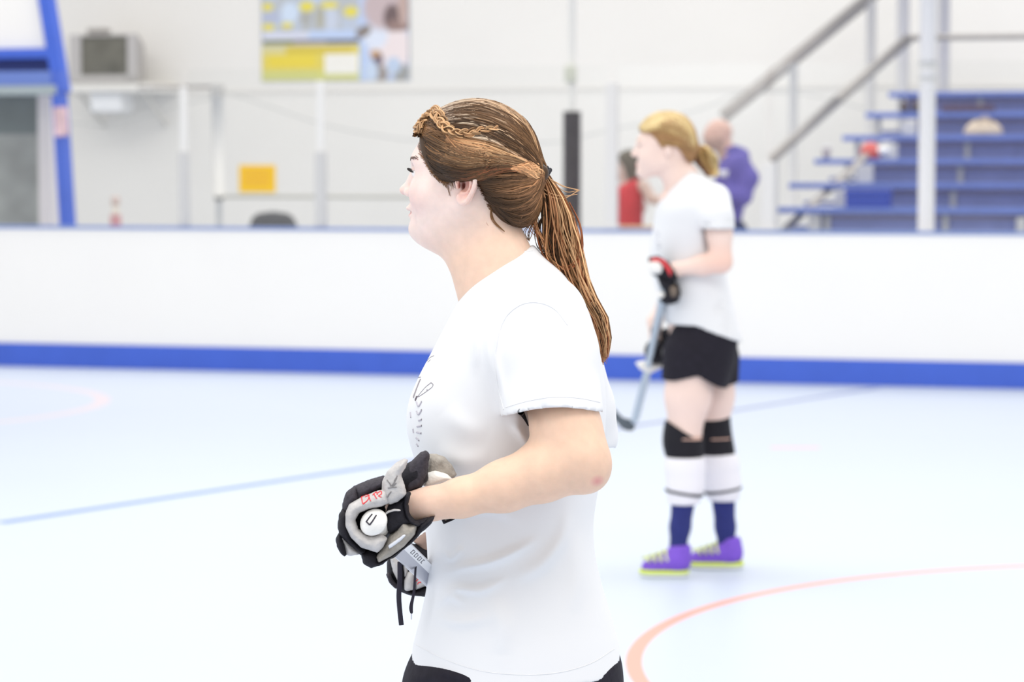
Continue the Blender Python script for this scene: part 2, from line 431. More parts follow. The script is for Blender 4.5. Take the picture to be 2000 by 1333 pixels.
def post(name, px, wpx, off, ytop, label, m, cat='post', split=None, round_=False):
    c = W(px, 400, off); wm = wpx*np.dot(c, [0,1,0])/F; s = S(c)
    r = empty(name, FR(s, off, ZB+.022 if off < .09 else 0)); z0 = ZB+.022 if off < .09 else 0
    zt = W(px, ytop, off)[2]
    if split:
        zm = W(px, split[0], off)[2]; b = MB(); b.sbox(s-wm/2, s+wm/2, off-wm/2, off+wm/2, z0, zm); b.build('sleeve', split[1], r, bevel=.006)
        w2 = wm*.6; b = MB(); b.sbox(s-w2/2, s+w2/2, off-w2/2, off+w2/2, zm, zt); b.build('shaft', m, r, bevel=.004)
    else:
        b = MB(); b.sbox(s-wm/2, s+wm/2, off-wm/2, off+wm/2, z0, zt); b.build('shaft', m, r, bevel=.01)
        b = MB(); b.sbox(s-wm*.65, s+wm*.65, off-wm*.6, off+wm*.6, z0, z0+.03); b.build('foot_plate', m, r, bevel=.005)
    tag(r, label, cat); return r
M_PALE = mat('pale_post_upper', (.80,.785,.76), .5)
M_SLEEV = mat('grey_post_sleeve', (.60,.59,.58), .6)
post('glass_post', 360, 18, .04, 170, 'slim pale post on the boards, left of the orange notice', M_PALE, split=(297, M_SLEEV))
post('glass_post', 627, 20, .04, 158, 'slim pale post on the boards, under the middle of the poster', M_PALE, split=(297, M_SLEEV))
post('glass_post', 1195, 22, .04, 160, 'pale post on the boards between the dark pad and the girl in red', mat('grey_white_post', (.72,.70,.68), .5))
post('glass_post', 1502, 26, .04, 318, 'short pale post on the boards at the foot of the handrail', mat('grey_white_post', (.72,.70,.68), .5))
# heavy white post right
c = W(1809, 400, .30); s = S(c); r = empty('white_pole', FR(s, .30, 0))
rad = 16*c[1]/F
b = MB(); b.tube([FR(s, .30, 0), FR(s, .30, 3.6)], rad, 20); b.build('shaft', mat('white_pole_paint', (.76,.75,.76), .6), r, smooth=True)
for (y0, y1) in ((120, 136), (150, 160)):
    z0 = W(1809, y1, .3)[2]; z1 = W(1809, y0, .3)[2]
    b = MB(); b.tube([FR(s, .30, z0), FR(s, .30, z1)], rad*1.05, 20); b.build('grey_band', mat('band_grey', (.60,.60,.60), .7), r, smooth=True)
b = MB(); b.sbox(s-.12, s+.12, .18, .42, 0, .02); b.build('foot_plate', M_POST, r)
tag(r, 'thick white round pole in front of the blue bleachers', 'pole')
# dark padded pole
c = W(1117, 400, 1.2); s = S(c); k = c[1]/F; r = empty('padded_pole', FR(s, 1.2, 0))
b = MB(); b.tube([FR(s, 1.2, 0), FR(s, 1.2, W(1117, 218, 1.2)[2])], 17.5*k, 16); b.build('dark_pad', M_DARK, r, smooth=True)
b = MB(); b.tube([FR(s, 1.2, 0), FR(s, 1.2, 4.2)], 7*k, 12); b.build('shaft', mat('pale_wall_pole', (.76,.75,.72), .6), r, smooth=True)
b = MB(); z = W(1117, 148, 1.2)[2]; b.sbox(s-10*k, s+10*k, 1.1, 1.2, z-.05, z+.07); b.build('switch_box', mat('olive_box', (.58,.59,.5), .6), r, bevel=.01)
tag(r, 'pole wrapped in a dark brown grey pad, behind the ponytail', 'pole')

# ---- left: blue booth frame with white panel
k = W(60, 300, 1.5)[1]/F
fr = empty('booth_frame', FR(S(W(60, 400, 1.5)), 1.5, 0))
b = MB(); b.beam(W(82, -60, 1.5), W(122, 182, 1.5), 27*k, .12); b.build('upper_post', M_BLUE, fr, bevel=.01)
b = MB(); pa, pb = W(116, 182, 1.5), W(133, 448, 1.5); d = (pb-pa)/(pa[2]-pb[2]); pc = pb+d*pb[2]
b.beam(pa, pc, 24*k, .12); b.build('lower_post', M_BLUE, fr, bevel=.01)
b = MB(); b.beam(W(117.5, 209, 1.44), W(121, 266, 1.44), 27*k, .03); b.build('tape_wrap', mat('pink_tape', (.74,.52,.56), .7, noise=.25, nscale=12), fr)
s0 = S(W(-200, 100, 1.5)); s1 = S(W(100, 100, 1.5))
def zrow(py, off=1.5, px=50): return W(px, py, off)[2]
b = MB(); b.sbox(s0, s1, 1.44, 1.56, zrow(115), zrow(95)); b.build('cross_beam', M_BLUE, fr, bevel=.008)
b = MB(); b.sbox(s0, s1, 1.5, 1.56, zrow(146), zrow(115)); b.build('recess_panel', mat('dark_blue_recess', (.02,.035,.16), .7), fr)
b = MB(); b.sbox(s0, s1+.03, 1.42, 1.54, zrow(168), zrow(140)); b.build('lower_beam', mat('soft_blue_beam', (.12,.2,.56), .6), fr, bevel=.008)
b = MB(); b.sbox(s0, s1+.07, 1.42, 1.56, zrow(186), zrow(168)); b.build('sill', mat('grey_green_sill', (.36,.42,.44), .6), fr, bevel=.008)
b = MB(); b.sbox(s0, S(W(88, 50, 1.5)), 1.5, 1.53, zrow(95), zrow(-60)); b.build('white_panel', mat('white_panel', (.85,.83,.8), .7), fr)
tag(fr, 'blue slanted frame holding a white panel, beside the television', 'frame')
sdark0 = S(W(-200, 300, 1.9)); sdark1 = S(W(80, 300, 1.9))
bk = empty('booth_window', FR((sdark0+sdark1)/2, 1.9, 0))
def grad_pane():
    m = bpy.data.materials.new('grey_booth_glass'); m.use_nodes = True; nt = m.node_tree; bb = nt.nodes['Principled BSDF']
    tc = nt.nodes.new('ShaderNodeTexCoord'); n = nt.nodes.new('ShaderNodeTexNoise'); n.inputs['Scale'].default_value = 1.6; nt.links.new(tc.outputs['Object'], n.inputs[0])
    cr = nt.nodes.new('ShaderNodeValToRGB'); cr.color_ramp.elements[0].color = (.12,.14,.14,1); cr.color_ramp.elements[1].color = (.42,.42,.40,1)
    cr.color_ramp.elements[0].position = .35; cr.color_ramp.elements[1].position = .65
    nt.links.new(n.outputs['Fac'], cr.inputs[0]); nt.links.new(cr.outputs[0], bb.inputs['Base Color']); bb.inputs['Roughness'].default_value = .25; return m
b = MB(); b.sbox(sdark0, sdark1, 1.9, 1.94, zrow(262, 1.9), zrow(186, 1.9)); b.build('upper_pane', mat('dark_teal_glass', (.13,.16,.165), .3, noise=.1, nscale=6), bk)
b = MB(); b.sbox(sdark0, sdark1, 1.9, 1.94, .0, zrow(262, 1.9)); b.build('lower_pane', mat('misty_grey_glass', (.33,.345,.335), .35, noise=.3, nscale=3), bk)
b = MB(); b.sbox(sdark1, sdark1+30*k, 1.84, 1.96, 0, zrow(180, 1.9)); b.build('white_jamb', mat('white_jamb', (.74,.70,.70), .6), bk, bevel=.01)
tag(bk, 'dark grey booth window with a white jamb under the blue frame', 'window')

# ---- television on its wall shelf
o1 = WOFF-.62; k = W(200, 200, o1)[1]/F
tv = empty('television', W(203, 163, o1)); c0 = S(W(136, 110, o1)); c1 = S(W(270, 110, o1)); z0 = W(200, 163, o1)[2]; z1 = W(200, 66, o1)[2]
M_TV = mat('tv_grey_plastic', (.44,.42,.41), .55)
b = MB()
b.hexa([FR(c0,o1,z0),FR(c1,o1,z0),FR(c1-.1,o1+.42,z0+.03),FR(c0+.1,o1+.42,z0+.03),FR(c0,o1,z1),FR(c1,o1,z1),FR(c1-.12,o1+.42,z1-.08),FR(c0+.12,o1+.42,z1-.08)])
b.build('housing', M_TV, tv, bevel=.02)
x0, x1 = S(W(160, 110, o1)), S(W(251, 110, o1)); y0, y1 = W(200, 147, o1)[2], W(200, 71, o1)[2]
fb = MB()
for (a0, a1, q0, q1) in ((c0+.01, x0, z0+.01, z1-.01), (x1, c1-.01, z0+.01, z1-.01), (x0, x1, z0+.01, y0), (x0, x1, y1, z1-.01)): fb.sbox(a0, a1, o1-.03, o1, q0, q1)
fb.build('bezel', mat('tv_bezel', (.50,.48,.47), .5), tv)
sv = []; sf = []
for j in range(9):
    for i in range(9):
        u = i/8; v = j/8; bul = .022*(1-(2*u-1)**2)*(1-(2*v-1)**2); sv.append(FR(x0+(x1-x0)*u, o1-.003-bul, y0+(y1-y0)*v))
for j in range(8):
    for i in range(8): a = j*9+i; sf.append((a, a+1, a+10, a+9))
mesh_obj('screen', np.array(sv), sf, mat('crt_screen', (.15,.145,.12), .18, noise=.3, nscale=5), tv)
b = MB(); b.sbox(S(W(165, 60, o1)), S(W(200, 60, o1)), o1+.05, o1+.2, z1, W(200, 55, o1+.05)[2]); b.build('receiver_box', mat('tv_box', (.35,.33,.31), .6), tv, bevel=.01)
for i in range(2):
    b = MB(); b.sbox(c1-.05-.06*i, c1-.03-.06*i, o1-.045, o1-.03, z0+.04, z0+.06); b.build('knob', mat('tv_knob', (.3,.3,.3), .5), tv)
tag(tv, 'old boxy grey tube television on a white wall shelf', 'television')
sh = empty('television_shelf', W(215, 175, WOFF))
b = MB(); b.sbox(S(W(128, 170, o1)), S(W(300, 170, o1)), o1-.08, WOFF, W(200, 180, o1)[2], z0-.004); b.build('shelf_board', mat('white_shelf', (.82,.80,.76), .6), sh, bevel=.008)
for px in (150, 275):
    s = S(W(px, 190, o1)); zt = W(200, 180, o1)[2]
    b = MB(); b.beam(FR(s, o1+.05, zt), FR(s, WOFF, zt-.32), .03, .03, (0,0,1)); b.build('bracket', mat('shelf_bracket', (.68,.66,.62), .6), sh)
tag(sh, 'white wall shelf under the television', 'shelf')
b = MB(); b.sbox(S(W(176, 200, o1)), S(W(236, 200, o1)), o1, o1+.3, W(200, 218, o1)[2], W(200, 180, o1)[2]); o = b.build('white_box', M_WPLAS, bevel=.015)
tag(o, 'small white box fixed under the television shelf', 'box')

# ---- poster
pp0 = W(512, 160, WOFF); pp1 = W(802, -70, WOFF)
s0, s1 = S(pp0), S(W(802, 160, WOFF)); z0, z1 = pp0[2], pp1[2]
nx, nz = 232, 184; img = np.zeros((nz+1, nx+1, 3)); 
PX = 512+(802-512)*np.linspace(0, 1, nx+1)[None, :]*np.ones((nz+1, 1)); PY = 160-230*np.linspace(0, 1, nz+1)[:, None]*np.ones((1, nx+1))
img[:] = (.50,.53,.58)
blot = rng.normal(size=(60, 6))
for q in blot:
    cx = 610+60*q[0]; cy = 20+40*q[1]; m = np.exp(-(((PX-cx)/(9+6*abs(q[2])))**2+((PY-cy)/(8+5*abs(q[3])))**2)); c = np.array([.46,.46,.42]) if q[4] > 0 else np.array([.52,.62,.82])
    img = img*(1-m[..., None]*.6)+c*m[..., None]*.6
def rect(x0, x1, y0, y1, c, a=1.0, sk=0):
    global img
    m = ((PX > x0) & (PX < x1) & (PY > y0+sk*(PX-x0)) & (PY < y1+sk*(PX-x0)))[..., None]*a; img = img*(1-m)+np.array(c)*m
def elp(cx, cy, rx, ry, c, a=1.0, rot=0):
    global img
    dx = PX-cx; dy = PY-cy; x = dx*math.cos(rot)+dy*math.sin(rot); y = -dx*math.sin(rot)+dy*math.cos(rot)
    m = (np.clip(1.4-np.sqrt((x/rx)**2+(y/ry)**2), 0, .4)/.4)[..., None]*a; img = img*(1-m)+np.array(c)*m
elp(532, 30, 14, 13, (.46,.50,.64)); elp(568, 22, 14, 18, (.62,.72,.86)); elp(600, 30, 10, 16, (.42,.42,.40)); elp(650, 38, 10, 20, (.58,.63,.74)); elp(628, 30, 8, 22, (.44,.43,.36))
for (cx, cy, rx, ry) in ((524, 10, 10, 7), (602, 10, 13, 9), (646, 8, 15, 6), (688, 22, 12, 9), (525, 50, 12, 6), (563, 47, 10, 5), (540, -30, 20, 6), (640, -40, 22, 8), (590, -25, 10, 8)): elp(cx, cy, rx, ry, (.78,.68,.10))
rect(512, 605, 60, 76, (.68,.70,.82)); rect(605, 705, 58, 76, (.52,.63,.86))
rect(512, 705, 77, 84, (.09,.08,.10)); rect(516, 575, 77, 84, (.16,.17,.02)); rect(575, 640, 80, 86, (.42,.37,.37))
rect(512, 704, 88, 157, (.74,.62,.13)); rect(512, 560, 88, 106, (.68,.62,.3)); rect(560, 690, 92, 104, (.66,.52,.07)); rect(512, 704, 138, 158, (.64,.64,.22))
rect(525, 620, 106, 132, (.80,.64,.07)); rect(636, 702, 106, 146, (.88,.86,.80)); rect(640, 695, 120, 122, (.6,.56,.5))
rect(704, 803, -80, 160, (.50,.61,.84))
elp(765, 95, 34, 42, (.84,.74,.74)); elp(735, 70, 20, 22, (.72,.77,.88)); elp(750, 15, 32, 36, (.56,.45,.46)); elp(768, 35, 14, 22, (.16,.11,.11)); elp(782, 50, 20, 10, (.30,.20,.18)); elp(712, 62, 14, 9, (.22,.17,.13), .9, -.6)
elp(790, 15, 9, 30, (.52,.38,.34)); elp(739, 117, 9, 13, (.16,.13,.18)); elp(735, 106, 8, 6, (.55,.33,.16)); elp(744, 147, 13, 15, (.33,.29,.27)); elp(785, 145, 13, 15, (.34,.34,.33)); elp(770, 130, 12, 14, (.52,.62,.78)); elp(728, 142, 10, 18, (.58,.68,.84))
rect(799, 803, -80, 160, (.32,.36,.42)); rect(510, 515, -80, 88, (.42,.45,.5))
gv = np.zeros((nz+1, nx+1, 3))
uu = np.linspace(s0, s1, nx+1); vv = np.linspace(z0, z1, nz+1)
gv[..., 0] = BL[0]+U[0]*uu[None, :]+N[0]*(WOFF-.014); gv[..., 1] = BL[1]+U[1]*uu[None, :]+N[1]*(WOFF-.014); gv[..., 2] = vv[:, None]
ii = (np.arange(nz)[:, None]*(nx+1)+np.arange(nx)[None, :]).ravel(); q = np.stack([ii, ii+1, ii+nx+2, ii+nx+1], 1)
po = empty('poster', FR((s0+s1)/2, WOFF, z0)); mesh_obj('printed_sheet', gv.reshape(-1, 3), q, mat('poster_print', attr=True, rough=.5), po, False, np.clip(img, 0, 1).reshape(-1, 3))
b = MB(); b.sbox(s0, s1, WOFF-.012, WOFF, z0, z1); b.build('backing_board', mat('poster_board', (.8,.8,.78), .7), po)
tag(po, 'large colourful poster of yellow captions and a pale player figure, high on the wall', 'poster')
# orange notice
s0, s1 = S(W(468, 350, WOFF)), S(W(538, 350, WOFF)); z0, z1 = W(500, 376, WOFF)[2], W(500, 323, WOFF)[2]
no = empty('wall_notice', FR((s0+s1)/2, WOFF, z0)); b = MB(); b.sbox(s0, s1, WOFF-.01, WOFF, z0, z1); b.build('notice_sheet', mat('orange_notice', (1.0,.62,.02), .8, spec=.1), no)
b = MB()
for t in (.28, .45, .62, .8): b.sbox(s0+.04, s1-.05, WOFF-.013, WOFF-.01, z0+(z1-z0)*t-.008, z0+(z1-z0)*t+.008)
b.build('text_lines', mat('orange_text', (.86,.42,.04), .7), no)
tag(no, 'small orange notice sheet on the white wall', 'notice')

# ---- pipe frame left of middle
def rail(name, pts, off, r, m, label, cat, parts=None):
    return None
kp = W(420, 300, 3)[1]/F
gt = empty('pipe_frame', FR(S(W(425, 384, 3)), 3, 0))
b = MB(); b.tube([W(270, 171, 3), W(420, 169, 3)], 3.2*kp, 10); b.build('top_pipe', M_GALV, gt, smooth=True)
b = MB(); b.tube([W(424, 169, 3), W(428, 384, 3)], 12*kp, 12); b.build('upright', mat('pale_upright', (.70,.69,.665), .6), gt, smooth=True)
b = MB(); b.tube([W(428, 384, 3), W(1100, 386, 3)], 3.6*kp, 10); b.build('lower_pipe', mat('olive_steel', (.46,.45,.40), .5, metal=.2), gt, smooth=True)
b = MB(); p = W(425, 176, 3); b.sbox(S(p)-11*kp, S(p)+11*kp, 2.95, 3.05, p[2]-.06, p[2]+.05); b.build('corner_clamp', mat('clamp_grey', (.50,.49,.47), .6), gt, bevel=.012)
sdf_obj('end_knob', [(ell(W(428, 384, 3), (.045,.045,.045)), 0)], .008, mat('knob_dark', (.22,.21,.19), .5), gt)
p = W(428, 384, 3); b = MB(); b.tube([p, (p[0], p[1], 0)], 6*kp, 10); b.build('leg', mat('pale_upright', (.70,.69,.665), .6), gt, smooth=True)
p = W(1098, 386, 3); b = MB(); b.tube([p, (p[0], p[1], 0)], 6*kp, 10); b.build('leg', mat('pale_upright', (.70,.69,.665), .6), gt, smooth=True)
tag(gt, 'pale pipe frame with a dark end knob, below the orange notice', 'pipe frame')
def cable(pts, off, label):
    v, f, _ = tubes([spline([W(a, c, off) for a, c in pts], 40)], [.008], 6); o = mesh_obj('hanging_cable', v, f, mat('pale_cable', (.60,.60,.58), .7)); tag(o, label, 'cable')
cable([(430,176),(520,206),(620,240),(720,262),(820,275),(960,282),(1110,276)], 5.8, 'thin grey cable sagging across the wall, left of the padded pole')
cable([(1125,270),(1200,252),(1300,232),(1390,205),(1440,185),(1560,182),(1700,215)], 5.6, 'thin grey cable climbing across the wall, right of the padded pole')
cable([(135,240),(200,243),(270,230),(340,208),(422,190)], 5.8, 'thin grey cable drooping beneath the television shelf')
# small bottle on the boards side table & grey office chair
ct = empty('office_chair', FR(S(W(533, 440, 4)), 4, 0)); kc = W(533, 430, 4)[1]/F
zt = W(533, 414, 4)[2]; sc_ = S(W(533, 430, 4))
pl = [(-48, 470), (-46, 440), (-40, 424), (-28, 416), (0, 413), (28, 416), (40, 424), (48, 440), (52, 470), (40, 500), (0, 508), (-40, 500)]
pol = polypx([(533+a, c) for a, c in pl], W(533, 430, 4)[1])
yc_ = W(533, 430, 4)[1]
M_CH = mat('grey_chair_fabric', (.115,.115,.12), .9, noise=.1, nscale=40)
sdf_obj('backrest', [(pad(pol, .045, yc_, .05), 0)], .012, M_CH, ct)
cx = W(533, 430, 4)[0]; cy = yc_-.28
sdf_obj('seat', [(ell((cx, cy, .49), (.26,.25,.055)), 0)], .014, M_CH, ct)
b = MB(); b.tube([(cx, cy+.05, .47), (cx, yc_+.05, .5), (cx, yc_+.06, .85)], .02, 8); b.tube([(cx, cy, .08), (cx, cy, .46)], .025, 10)
for i in range(5):
    a = i*2*math.pi/5; b.tube([(cx, cy, .10), (cx+.28*math.cos(a), cy+.28*math.sin(a), .05)], .018, 8); b.tube([(cx+.28*math.cos(a), cy-.012+.28*math.sin(a), .028), (cx+.28*math.cos(a), cy+.012+.28*math.sin(a), .028)], .028, 10)
b.build('frame', mat('black_chair_plastic', (.03,.03,.03), .5), ct, smooth=True)
tag(ct, 'grey office chair whose rounded back peeps over the boards', 'chair')
c = W(226, 440, .55); k = c[1]/F
cb = MB(); cb.sbox(S(c)-.5, S(c)+.5, .3, .8, .80, .83)
tb = empty('side_table', FR(S(c), .55, 0)); cb.build('table_top', M_WPLAS, tb, bevel=.005)
for i in (-1, 1):
    for j in (-1, 1):
        b = MB(); b.sbox(S(c)+i*.46-.015, S(c)+i*.46+.015, .55+j*.22-.015, .55+j*.22+.015, 0, .80); b.build('leg', M_GALV, tb)
tag(tb, 'plain side table behind the boards, below the television', 'table')
b = []
def lathe(name, prof, c, m, parent=None, n=20):
    v = []; f = []
    for (r, z) in prof:
        for i in range(n): a = 2*math.pi*i/n; v.append((c[0]+r*math.cos(a), c[1]+r*math.sin(a), c[2]+z))
    for j in range(len(prof)-1):
        for i in range(n): f.append((j*n+i, j*n+(i+1) % n, (j+1)*n+(i+1) % n, (j+1)*n+i))
    f.append(tuple(range(n-1, -1, -1))); f.append(tuple(range((len(prof)-1)*n, len(prof)*n)))
    return mesh_obj(name, np.array(v), f, m, parent)
cc = np.array([c[0], c[1], .83]); bo = empty('drink_bottle', cc); zt = W(226, 383, .55)[2]-.83; zn = W(226, 420, .55)[2]-.83
lathe('bottle_body', [(.038,0),(.042,.02),(.042,zn-.01),(.036,zn)], cc, mat('pink_bottle', (.52,.26,.28), .5), bo)
lathe('bottle_neck', [(.034,zn),(.030,zn+.03),(.022,zt-.075)], cc, mat('pale_bottle', (.76,.70,.62), .5), bo)
lathe('bottle_cap', [(.022,zt-.075),(.034,zt-.06),(.034,zt-.02),(.02,zt)], cc, mat('tan_cap', (.58,.46,.42), .5), bo)
tag(bo, 'small pinkish bottle with tan cap standing behind the boards', 'bottle')

# ================================================================ BLEACHERS (right)
rows = [(1512, 411, 2.0), (1540, 363, 2.55), (1590, 316, 3.1), (1645, 270, 3.65), (1690, 225, 4.2), (1735, 185, 4.75)]
bl = empty('bleachers', FR(S(W(1900, 440, 3)), 2.0, 0)); sEnd = S(W(2300, 300, 3.0))
riser_px = [1600, 1655, 1705, 1742, 1790, 1770]
prevz = .95
for i, (px, py, off) in enumerate(rows):
    c = W(px, py, off); k = c[1]/F; z = c[2]
    b = MB(); b.sbox(S(c), sEnd, off, off+.27, z-.022, z+.022); b.build('bench_plank', M_BLUED, bl, bevel=.006)
    if i < 5:
        zf = z-.14
        b = MB(); b.sbox(S(W(px+30, py, off+.3)), sEnd, off+.30, off+.52, zf-.015, zf+.015); b.build('foot_plank', mat('foot_board', (.20,.25,.55), .6), bl)
    sr = S(W(riser_px[i], py, off+.10)); zlow = prevz-.02
    b = MB(); b.sbox(sr, sEnd, off+.12, off+.135, zlow, z-.05); b.build('riser_panel', M_BLUER, bl)
    b = MB(); b.sbox(sr, sEnd, off+.10, off+.115, z-.062, z-.024); b.build('under_rail', mat('under_rail_brown', (.27,.25,.36), .7), bl)
    prevz = z
for (x0, x1, y0, y1, off) in ((1578, 1602, 418, 452, 2.05), (1673, 1704, 322, 358, 2.7), (1726, 1752, 280, 312, 3.2), (1630, 1655, 372, 410, 2.3), (1985, 2004, 425, 460, 2.0), (1760, 1788, 238, 262, 3.9)):
    c = W((x0+x1)/2, y1, off); b = MB(); b.sbox(S(W(x0, y1, off)), S(W(x1, y1, off)), off, off+.06, c[2], W((x0+x1)/2, y0, off)[2])
    b.build('support_bracket', mat('support_grey', (.56,.56,.57), .5), bl, bevel=.006)
for s in (S(W(1620, 400, 2.2)), S(W(1850, 400, 2.2)), sEnd-.2):
    for (px, py, off) in rows:
        z = W(px, py, off)[2]; s2 = max(s, S(W(px, py, off))+.1); b = MB(); b.sbox(s2-.02, s2+.02, off+.08, off+.12, 0, z-.02)
        b.build('frame_leg', mat('under_frame', (.45,.45,.46), .5), bl)
b = MB(); b.beam(W(1530, 452, 2.05), W(1700, 296, 3.2), .05, .04); b.build('diagonal_brace', M_GALV, bl)
tag(bl, 'blue tiered bleachers rising at the right, behind the white pole', 'bleachers')

# handrails
def handrail(name, pts, offs, wpx, posts, label, m=M_GALV):
    r = empty(name, FR(S(W(pts[0][0], 440, offs[0])), offs[0], 0))
    p = [W(a, c, o) for (a, c), o in zip(pts, offs)]
    k = p[0][1]/F
    for i in range(len(p)-1):
        b = MB(); b.tube([p[i], p[i+1]], wpx[i]*k/2, 12); b.build('rail_bar', m, r, smooth=True)
    for (px, ytop, off, wp, kind) in posts:
        t = W(px, ytop, off); b = MB(); b.tube([(t[0], t[1], 0), t], wp*k/2, 12); b.build('baluster', kind, r, smooth=True)
    tag(r, label, 'handrail'); return r
M_WP = mat('whitish_baluster', (.78,.76,.74), .7)
handrail('stair_handrail', [(1412, 228), (1702, -8), (1762, -58)], [5.6, 5.6, 5.6], [25, 25], [(1550, 122, 5.6, 17, M_WP), (1702, -8, 5.6, 19, M_WP), (1418, 226, 5.6, 12, M_WP)], 'upper grey stair handrail slanting up to the top edge, behind the man in purple')
handrail('stair_handrail', [(1506, 312), (1640, 192), (1776, 74), (2080, 70)], [1.6, 1.6, 1.6, 1.6], [21, 21, 12], [(1512, 312, 1.6, 16, M_WP), (2062, 70, 1.6, 15, M_WP)], 'lower grey handrail bending level above the blue bleachers')
b = MB(); t = W(1845, 10, 5.2); b.tube([(t[0], t[1], 0), W(1845, -60, 5.2)], .05, 12); o = b.build('wall_pipe', mat('grey_baluster', (.70,.68,.66), .6), smooth=True); tag(o, 'tall grey pipe standing behind the bleachers by the white pole', 'pipe')
b = MB(); t = W(1765, 10, 5.3); b.tube([(t[0], t[1], 0), W(1765, -60, 5.3)], .055, 12); o = b.build('wall_pipe', M_WP, smooth=True); tag(o, 'tall pale pipe behind the bleachers, between both slanting handrails', 'pipe')

# things left on the bleachers
def onrow(i, px, dy=.12): off = rows[i][2]+dy; z = W(rows[i][0], rows[i][1], rows[i][2])[2]+.022; q = W(px, 300, off); return np.array([q[0], q[1], z])
c = onrow(3, 1920); k = c[1]/F
hb = empty('tan_bag', c); sdf_obj('bag_body', [(ell((c[0], c[1], c[2]+.01), (.16,.10,.12)), 0)], .01, mat('tan_cloth', (.62,.52,.42), .9, noise=.1), hb, clip=lambda X, Y, Z: (c[2]+.002-Z)+0*X+0*Y)
b = MB(); b.tube(spline([(c[0]-.06, c[1]-.06, c[2]+.1), (c[0], c[1]-.06, c[2]+.15), (c[0]+.06, c[1]-.06, c[2]+.1)], 12), .008, 6); b.build('handle', mat('tan_strap', (.45,.36,.28), .8), hb, smooth=True)
tag(hb, 'tan rounded bag sitting on the bleachers, right of the white pole', 'bag')
c = onrow(2, 1700); hm = empty('hockey_helmet', c)
sdf_obj('helmet_shell', [(ell((c[0], c[1], c[2]+.05), (.085,.10,.085)), 0)], .008, mat('red_shell', (.62,.10,.09), .4), hm, clip=lambda X, Y, Z: (c[2]+.001-Z)+0*X+0*Y)
sdf_obj('visor', [(ell((c[0]+.09, c[1]-.03, c[2]+.065), (.085,.06,.035)), 0)], .008, mat('white_shell', (.9,.9,.9), .3), hm)
tag(hm, 'red item with a shiny white end lying on the bleachers', 'helmet')
c = onrow(2, 1614); cu = empty('paper_cup', c); lathe('cup', [(.028,0),(.036,.085),(.038,.09)], c, mat('cup_tan', (.66,.56,.48), .6), cu); lathe('lid', [(.039,.09),(.039,.098),(.03,.103)], c, M_WPLAS, cu)
tag(cu, 'small tan cup near the left end of the bleachers', 'cup')
c = onrow(0, 1697); b = MB(); s = S(c); off = rows[0][2]+.03
cr = empty('blue_crate', FR(s, off, c[2])); z1 = W(1697, 371, off)[2]; hw = 42*c[1]/F
b.sbox(s-hw, s+hw, off, off+.2, c[2], z1); b.build('crate_body', mat('deep_blue_plastic', (.02,.06,.42), .5), cr, bevel=.01)
b = MB(); b.sbox(s-hw-.01, s+hw+.01, off-.01, off+.21, z1-.03, z1-.005); b.build('crate_rim', mat('deep_blue_plastic', (.02,.06,.42), .5), cr, bevel=.005)
tag(cr, 'deep blue plastic crate on the lowest visible bleacher bench', 'crate')
c = onrow(4, 1778, .1); s = S(c); bb = empty('dark_sneakers', c)
for q in (-1, 1):
    sdf_obj('shoe', [(ell((c[0]+q*.05, c[1], c[2]+.035), (.035,.11,.035)), 0), (ell((c[0]+q*.05, c[1]+.05, c[2]+.05), (.033,.05,.05)), .02)], .008, mat('dark_shoe', (.08,.06,.07), .8), bb, clip=lambda X, Y, Z: (c[2]-Z)+0*X+0*Y)
tag(bb, 'dark pair of shoes on an upper bleacher bench left of the white pole', 'shoes')
c = onrow(4, 1890, .1); s = S(c); o = MB(); o.sbox(s-.22, s+.22, rows[4][2]+.03, rows[4][2]+.22, c[2], c[2]+.055); o = o.build('folded_jacket', mat('dark_maroon_cloth', (.10,.06,.09), .9), bevel=.02)
tag(o, 'dark folded jacket lying along the second bench from the top', 'jacket')

